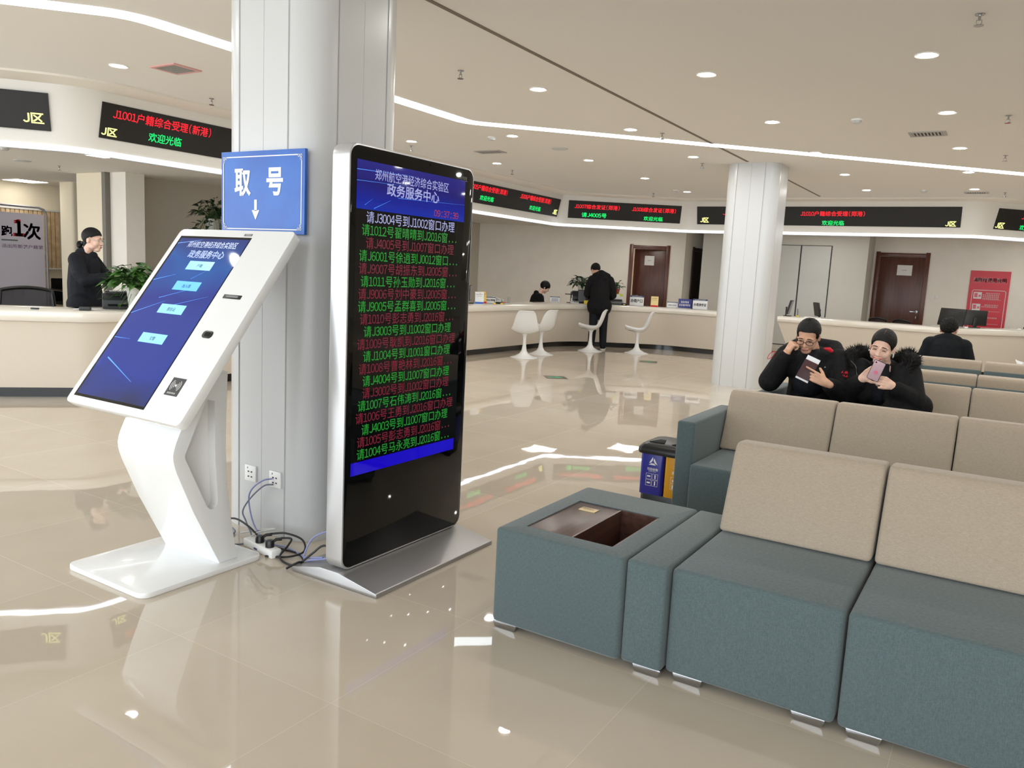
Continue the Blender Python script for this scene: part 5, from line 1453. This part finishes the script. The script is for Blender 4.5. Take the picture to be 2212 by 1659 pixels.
t = thing('paper_box', 'white box topped with a lime sheet, under the red-potted plant', 'box', (-6.98, 15.22, CT+.118), F(25))
lbox(t, 'box', PAPER, -.15, .15, -.1, .1, 0, .1, .004); lbox(t, 'lime_sheet', LIME, -.16, .155, -.105, .1, .1, .106, .001); lbox(t, 'lime_flap', LIME, .09, .15, -.106, -.103, .06, .104, 0)
plant('leafy plant in a grey white pot on the printer left of the standing man', (-7.60, 14.84, CT+.254), .11, .075, .27, .19, 90, 21, POTW, LEAFD, .12)
plant('small leafy plant in a red pot right of the standing man', (-6.98, 15.22, CT+.226), .105, .085, .2, .16, 46, 33, POTR, LEAF, .09)
# document camera
t = thing('document_camera', 'black document camera arm on the counter left of the standing man', 'document camera', (-7.68, 14.52, CT), F(35))
b = B(); box(b, -.06, .06, -.05, .05, 0, .012, .003); part('base', b, BLACK, t)
b = B(); tube(b, [(.05, 0, .01), (.05, 0, .17)], .008); part('post', b, LGREY, t)
b = B(); box(b, -.10, .06, -.012, .012, .165, .185, .004); part('arm', b, BLACK, t)
b = B(); box(b, .03, .07, -.016, .016, .185, .235, .005); part('camera_head', b, BLACK, t)
def telephone(label, p, rz, mt):
    t = thing('telephone', label, 'telephone', (*p, CT), F(rz), 'desk telephones')
    b = B(); prism(b, [(-.09, 0), (.09, 0), (.09, .05), (-.09, .018)], YZ, -.085, .085, bev=.006); part('base', b, mt, t)
    b = B(); tube(b, crom([(-.06, -.09, .045), (-.062, -.07, .058), (-.062, 0, .068), (-.062, .07, .085), (-.06, .095, .075)], 4), [.018]*4+[.014]*9+[.018]*4, 10); part('handset', b, mt, t)
    b = B()
    for i in range(3):
        for j in range(4): box(b, -.012+.028*i, .006+.028*i, -.06+.025*j, -.044+.025*j, .026+.0045*j, .034+.0045*j)
    part('keypad', b, GREY, t)
    return t
telephone('grey office telephone on the counter left of the yellow pack', (-7.50, 14.40), 30, LGREY)
telephone('grey office telephone with black handset rest, beside the paper tray', (-7.82, 12.02), 55, LGREY)
for l, p, rz, w, d, h, mt in (('yellow padded pack lying on the counter beside the standing man', (-7.22, 14.42), 30, .14, .06, .075, YEL), ('dark blue box with a yellow label right of the standing man', (-6.70, 15.06), 25, .12, .09, .05, mat('box_navy', (28, 32, 60), .5))):
    t = thing('small_box', l, 'box', (*p, CT), F(rz))
    lbox(t, 'box', mt, -w/2, w/2, -d/2, d/2, 0, h, .012)
    lbox(t, 'sticker', YEL if mt != YEL else mat('sticker_pale', (236, 220, 130), .5), -w*.16, w*.16, -d/2-.001, -d/2+.002, h*.25, h*.6, 0)
t = thing('paper_tray', 'black wire tray heaped with papers near the totem edge', 'tray', (-7.76, 11.84, CT), F(48))
lbox(t, 'tray', BLACK, -.16, .16, -.11, .11, 0, .03, .004)
for i in range(5):
    b = B(); M = Matrix.Translation((.01*i-.02, .006*i, .034+.014*i)) @ Matrix.Rotation(.12*i-.2, 4, 'Z') @ Matrix.Rotation(.06*i, 4, 'Y'); box(b, -.13, .13, -.09, .09, 0, .009, .002, M=M); part('paper_stack', b, PAPER if i % 2 == 0 else LGREY, t)
t = thing('paper_holder', 'small clear holder with a grey slip on the bare stretch of counter', 'holder', (-7.56, 12.0, CT), F(38))
lbox(t, 'holder', ACRYL, -.035, .035, -.02, .02, 0, .02, .002); lbox(t, 'slip', mat('slip_grey', (150, 146, 140), .6), -.028, .028, -.003, .003, .01, .135, .001)
t = thing('red_ink_pad', 'small red and clear stamp pad on the counter beside the slip holder', 'stamp pad', (-7.58, 11.86, CT), F(40))
lbox(t, 'case', ACRYL, -.05, .05, -.03, .03, 0, .022, .003); lbox(t, 'lid', CRED, -.03, .05, -.02, .03, .022, .03, .002)
for i, (p, l) in enumerate((((-7.60, 11.60), 'yellow-based black pen stand below the white sign near the totem'), ((-7.57, 11.78), 'yellow-based black pen stand beside the stamp pad'), ((-3.40, 15.64), 'yellow-based black pen stand between the two monitors by the far column'))):
    t = thing('pen_stand', l, 'pen stand', (*p, CT), .4*i, 'pen stands on the counters')
    b = B(); lathe(b, [(0, 0), (.028, 0), (.024, .018), (.008, .026), (0, .026)], 16); part('base', b, YEL, t)
    b = B(); tube(b, [(0, 0, .02), (.004, 0, .08), (-.012, 0, .15 if i == 2 else .07)], .005, 8); part('pen', b, BLACK, t)
for p, l in (((-.62, 15.72), 'white computer mouse on the counter before the red sign'), ((.16, 16.5), 'white computer mouse at the right end of the counter')):
    t = thing('computer_mouse', l, 'mouse', (*p, CT), F(40), 'white mice on the right counter')
    b = B(); ell(b, (0, 0, .016), (.045, .03, .018)); part('shell', b, WHITEP, t)
t = thing('keyboard', 'white keyboard with a curled cable under the second monitor', 'keyboard', (-3.12, 15.62, CT), F(10))
lbox(t, 'body', WHITEP, -.15, .15, -.05, .05, 0, .015, .004)
b = B(); tube(b, crom([(.15, 0, .01), (.22, -.01, .012), (.25, .02, .02), (.2, .03, .012)], 6), .004, 6); part('cord', b, LGREY, t)
t = thing('desk_device', 'small dark card reader on the left counter in front of the officer', 'card reader', (-7.62, 4.38, CT), F(50))
lbox(t, 'body', DGREY, -.05, .05, -.035, .035, 0, .035, .008); lbox(t, 'slot', BLACK, -.035, .035, -.036, -.034, .015, .02, 0)
t = thing('stapler', 'small dark stapler on the left counter near the picture edge', 'stapler', (-7.76, 3.98, CT), F(50))
lbox(t, 'arm', BLACK, -.035, .035, -.012, .012, .008, .022, .004); lbox(t, 'foot', LGREY, -.04, .03, -.012, .012, 0, .006, .002)
t = thing('paper_sheets', 'loose white sheets on the left counter behind the card reader', 'papers', (-7.72, 4.48, CT), F(55))
for i in range(3):
    b = B(); box(b, -.14+.03*i, .07+.03*i, -.1+.02*i, .05+.02*i, .001+.002*i, .0025+.002*i, M=Matrix.Rotation(.2*i, 4, 'Z')); part('sheet', b, PAPER, t)

# ================================================================ CHAIRS BEHIND THE COUNTERS, LEFT ROOM
def office_chair(label, p, rz, top, w=.46):
    t = thing('office_chair', label, 'chair', (*p, 0), F(rz), 'black office chairs behind the counters')
    b = B()
    for k in range(5):
        a = 2*PI*k/5; tube(b, [(0, 0, .08), (.27*math.cos(a), .27*math.sin(a), .05)], [.025, .015], 8); ell(b, (.27*math.cos(a), .27*math.sin(a), .03), (.022, .022, .028), None, 10, 8)
    part('star_base', b, BLACK, t)
    b = B(); tube(b, [(0, 0, .07), (0, 0, .44)], .025, 12); part('gas_lift', b, GREY, t)
    b = B(); box(b, -w/2, w/2, -.22, .22, .44, .52, .03, 3); part('seat', b, BLACKM, t)
    b = B(); tube(b, [(0, .2, .46), (0, .29, .5), (0, .29, .7)], .02, 8); part('back_support', b, BLACK, t)
    def bp_(u, v): return V((u*w/2*(1-.14*v), .27-.05*u*u+.04*v, .58+v*(top-.58)-(.03*u*u if v > .9 else 0)))
    outer = [bp_(u, 1) for u in [-1+.2*i for i in range(11)]]+[bp_(1, v) for v in (.8, .6, .4, .2)]+[bp_(u, 0) for u in [1-.2*i for i in range(11)]]+[bp_(-1, v) for v in (.2, .4, .6, .8)]
    b = B(); tube(b, outer+[outer[0], outer[1]], .02, 8); part('back_frame', b, BLACK, t)
    b = B(); loft(b, [[bp_(-.97+1.94*i/10, v) for i in range(11)] for v in (.02, .25, .5, .75, .97)], False, False); bmesh.ops.solidify(b, geom=b.faces[:], thickness=.006); part('back_mesh', b, MESHK, t)
    return t
office_chair('black mesh-backed office chair behind the left counter at the picture edge', (-8.95, 4.51), 63, 1.0, .56)
office_chair('black office chair behind the right counter, left one before the brown door', (-2.20, 17.7), 172, .885, .36)
office_chair('black office chair behind the right counter, right one before the brown door', (-1.74, 17.75), 165, .875, .36)
office_chair('black office chair back peeping over the counter at the right picture edge', (.50, 18.3), 170, .90, .46)
t = thing('waiting_chair', 'chrome-framed visitor chair with black armrest, left of the officer', 'chair', (-15.1, 8.42, 0), F(88))
b = B()
for s in (-1, 1): tube(b, crom([(s*.27, .26, .02), (s*.27, -.24, .02), (s*.27, -.27, .06), (s*.27, -.25, .60), (s*.27, -.2, .66), (s*.27, .2, .66)], 5), .012, 8)
tube(b, [(-.27, .26, .02), (.27, .26, .02)], .012); part('frame', b, CHROME, t)
for s in (-1, 1):
    b = B(); box(b, s*.27-.025, s*.27+.025, -.22, .22, .665, .69, .008); part('armrest', b, BLACK, t)
b = B(); box(b, -.25, .25, -.24, .24, .40, .46, .015); part('seat', b, BLACKM, t)
b = B(); box(b, -.25, .25, .2, .25, .46, .88, .015); part('backrest', b, BLACKM, t)
# free-standing banner
bx_ = -14.9
bn = thing('banner_stand', 'white banner on a grey tube stand reading 跑1次, at the left picture edge', 'banner', (bx_, 7.1, 0))
b = B()
fr = [(5.62, .03), (5.62, 2.05), (5.66, 2.12), (5.73, 2.14), (7.76, 2.14), (7.85, 2.11), (7.89, 2.04), (7.89, .03)]
tube(b, [(bx_, y, z) for y, z in fr], .022, 8); tube(b, [(bx_, 5.62, .3), (bx_, 7.89, .3)], .016, 8)
for y in (5.62, 7.89): tube(b, [(bx_-.25, y, .02), (bx_+.25, y, .02)], .02, 8)
part('frame', b, mat('tube_grey', (150, 150, 156), .4, .4), bn, True)
b = B(); box(b, bx_-.004, bx_+.004, 5.66, 7.845, .34, 2.02); part('sheet', b, BANNER, bn, True, False)
BX, BZ, bxx = V((0, 1, 0)), V((0, 0, 1)), bx_+.006
PURP = mat('banner_ink', (52, 36, 70), .5)
b = B(); text2(b, '跑', (bxx, 7.12, 1.60), BX, BZ, .19, .19, 0, .06); part('character', b, PURP, bn, True, False)
b = B(); text2(b, '1', (bxx, 7.33, 1.585), BX, BZ, .17, .36, 0, .08); part('character', b, CRED, bn, True, False)
b = B(); text2(b, '次', (bxx, 7.48, 1.565), BX, BZ, .31, .30, 0, .045); part('character', b, PURP, bn, True, False)
b = B(); text(b, '派出所新港户籍室', (bxx, 7.12, 1.405), BX, BZ, .70, .072, 0, .01); part('lettering', b, mat('banner_lilac', (128, 104, 140), .5), bn, True, False)
b = B(); strip3(b, (bxx, 7.12, 1.53), BX, BZ, 0, .27, 0, .024); part('underline', b, GREY, bn, True, False)
# wooden blind on the left room's wall
t = thing('window_blind', 'wooden slatted blind on the cream wall behind the banner', 'blind', (-15.58, 7.5, 1.04))
b = B()
for k in range(30): box(b, -15.595, -15.575, 6.1+.08*k, 6.165+.08*k, 1.06, 2.12)
part('slats', b, BLINDS, t, True, False)
b = B(); box(b, -15.6, -15.56, 6.05, 8.52, 1.03, 1.06, .003); part('bottom_rail', b, WHITEP, t, True)
b = B(); box(b, -15.6, -15.56, 6.05, 8.52, 2.115, 2.15, .003); part('head_rail', b, WHITEP, t, True)
for y, z, l in (((-11.64, 6.37), OFF_Z, 'small chrome sprinkler in the left room near the cream wall'), ((-15.0, 8.25), OFF_Z, 'small chrome sprinkler in the left room near the slim column')):
    sprinkler((y[0], y[1], z), l, 'sprinklers in the left room')

bpy.data.objects.remove(_fo); bpy.data.curves.remove(_fc)
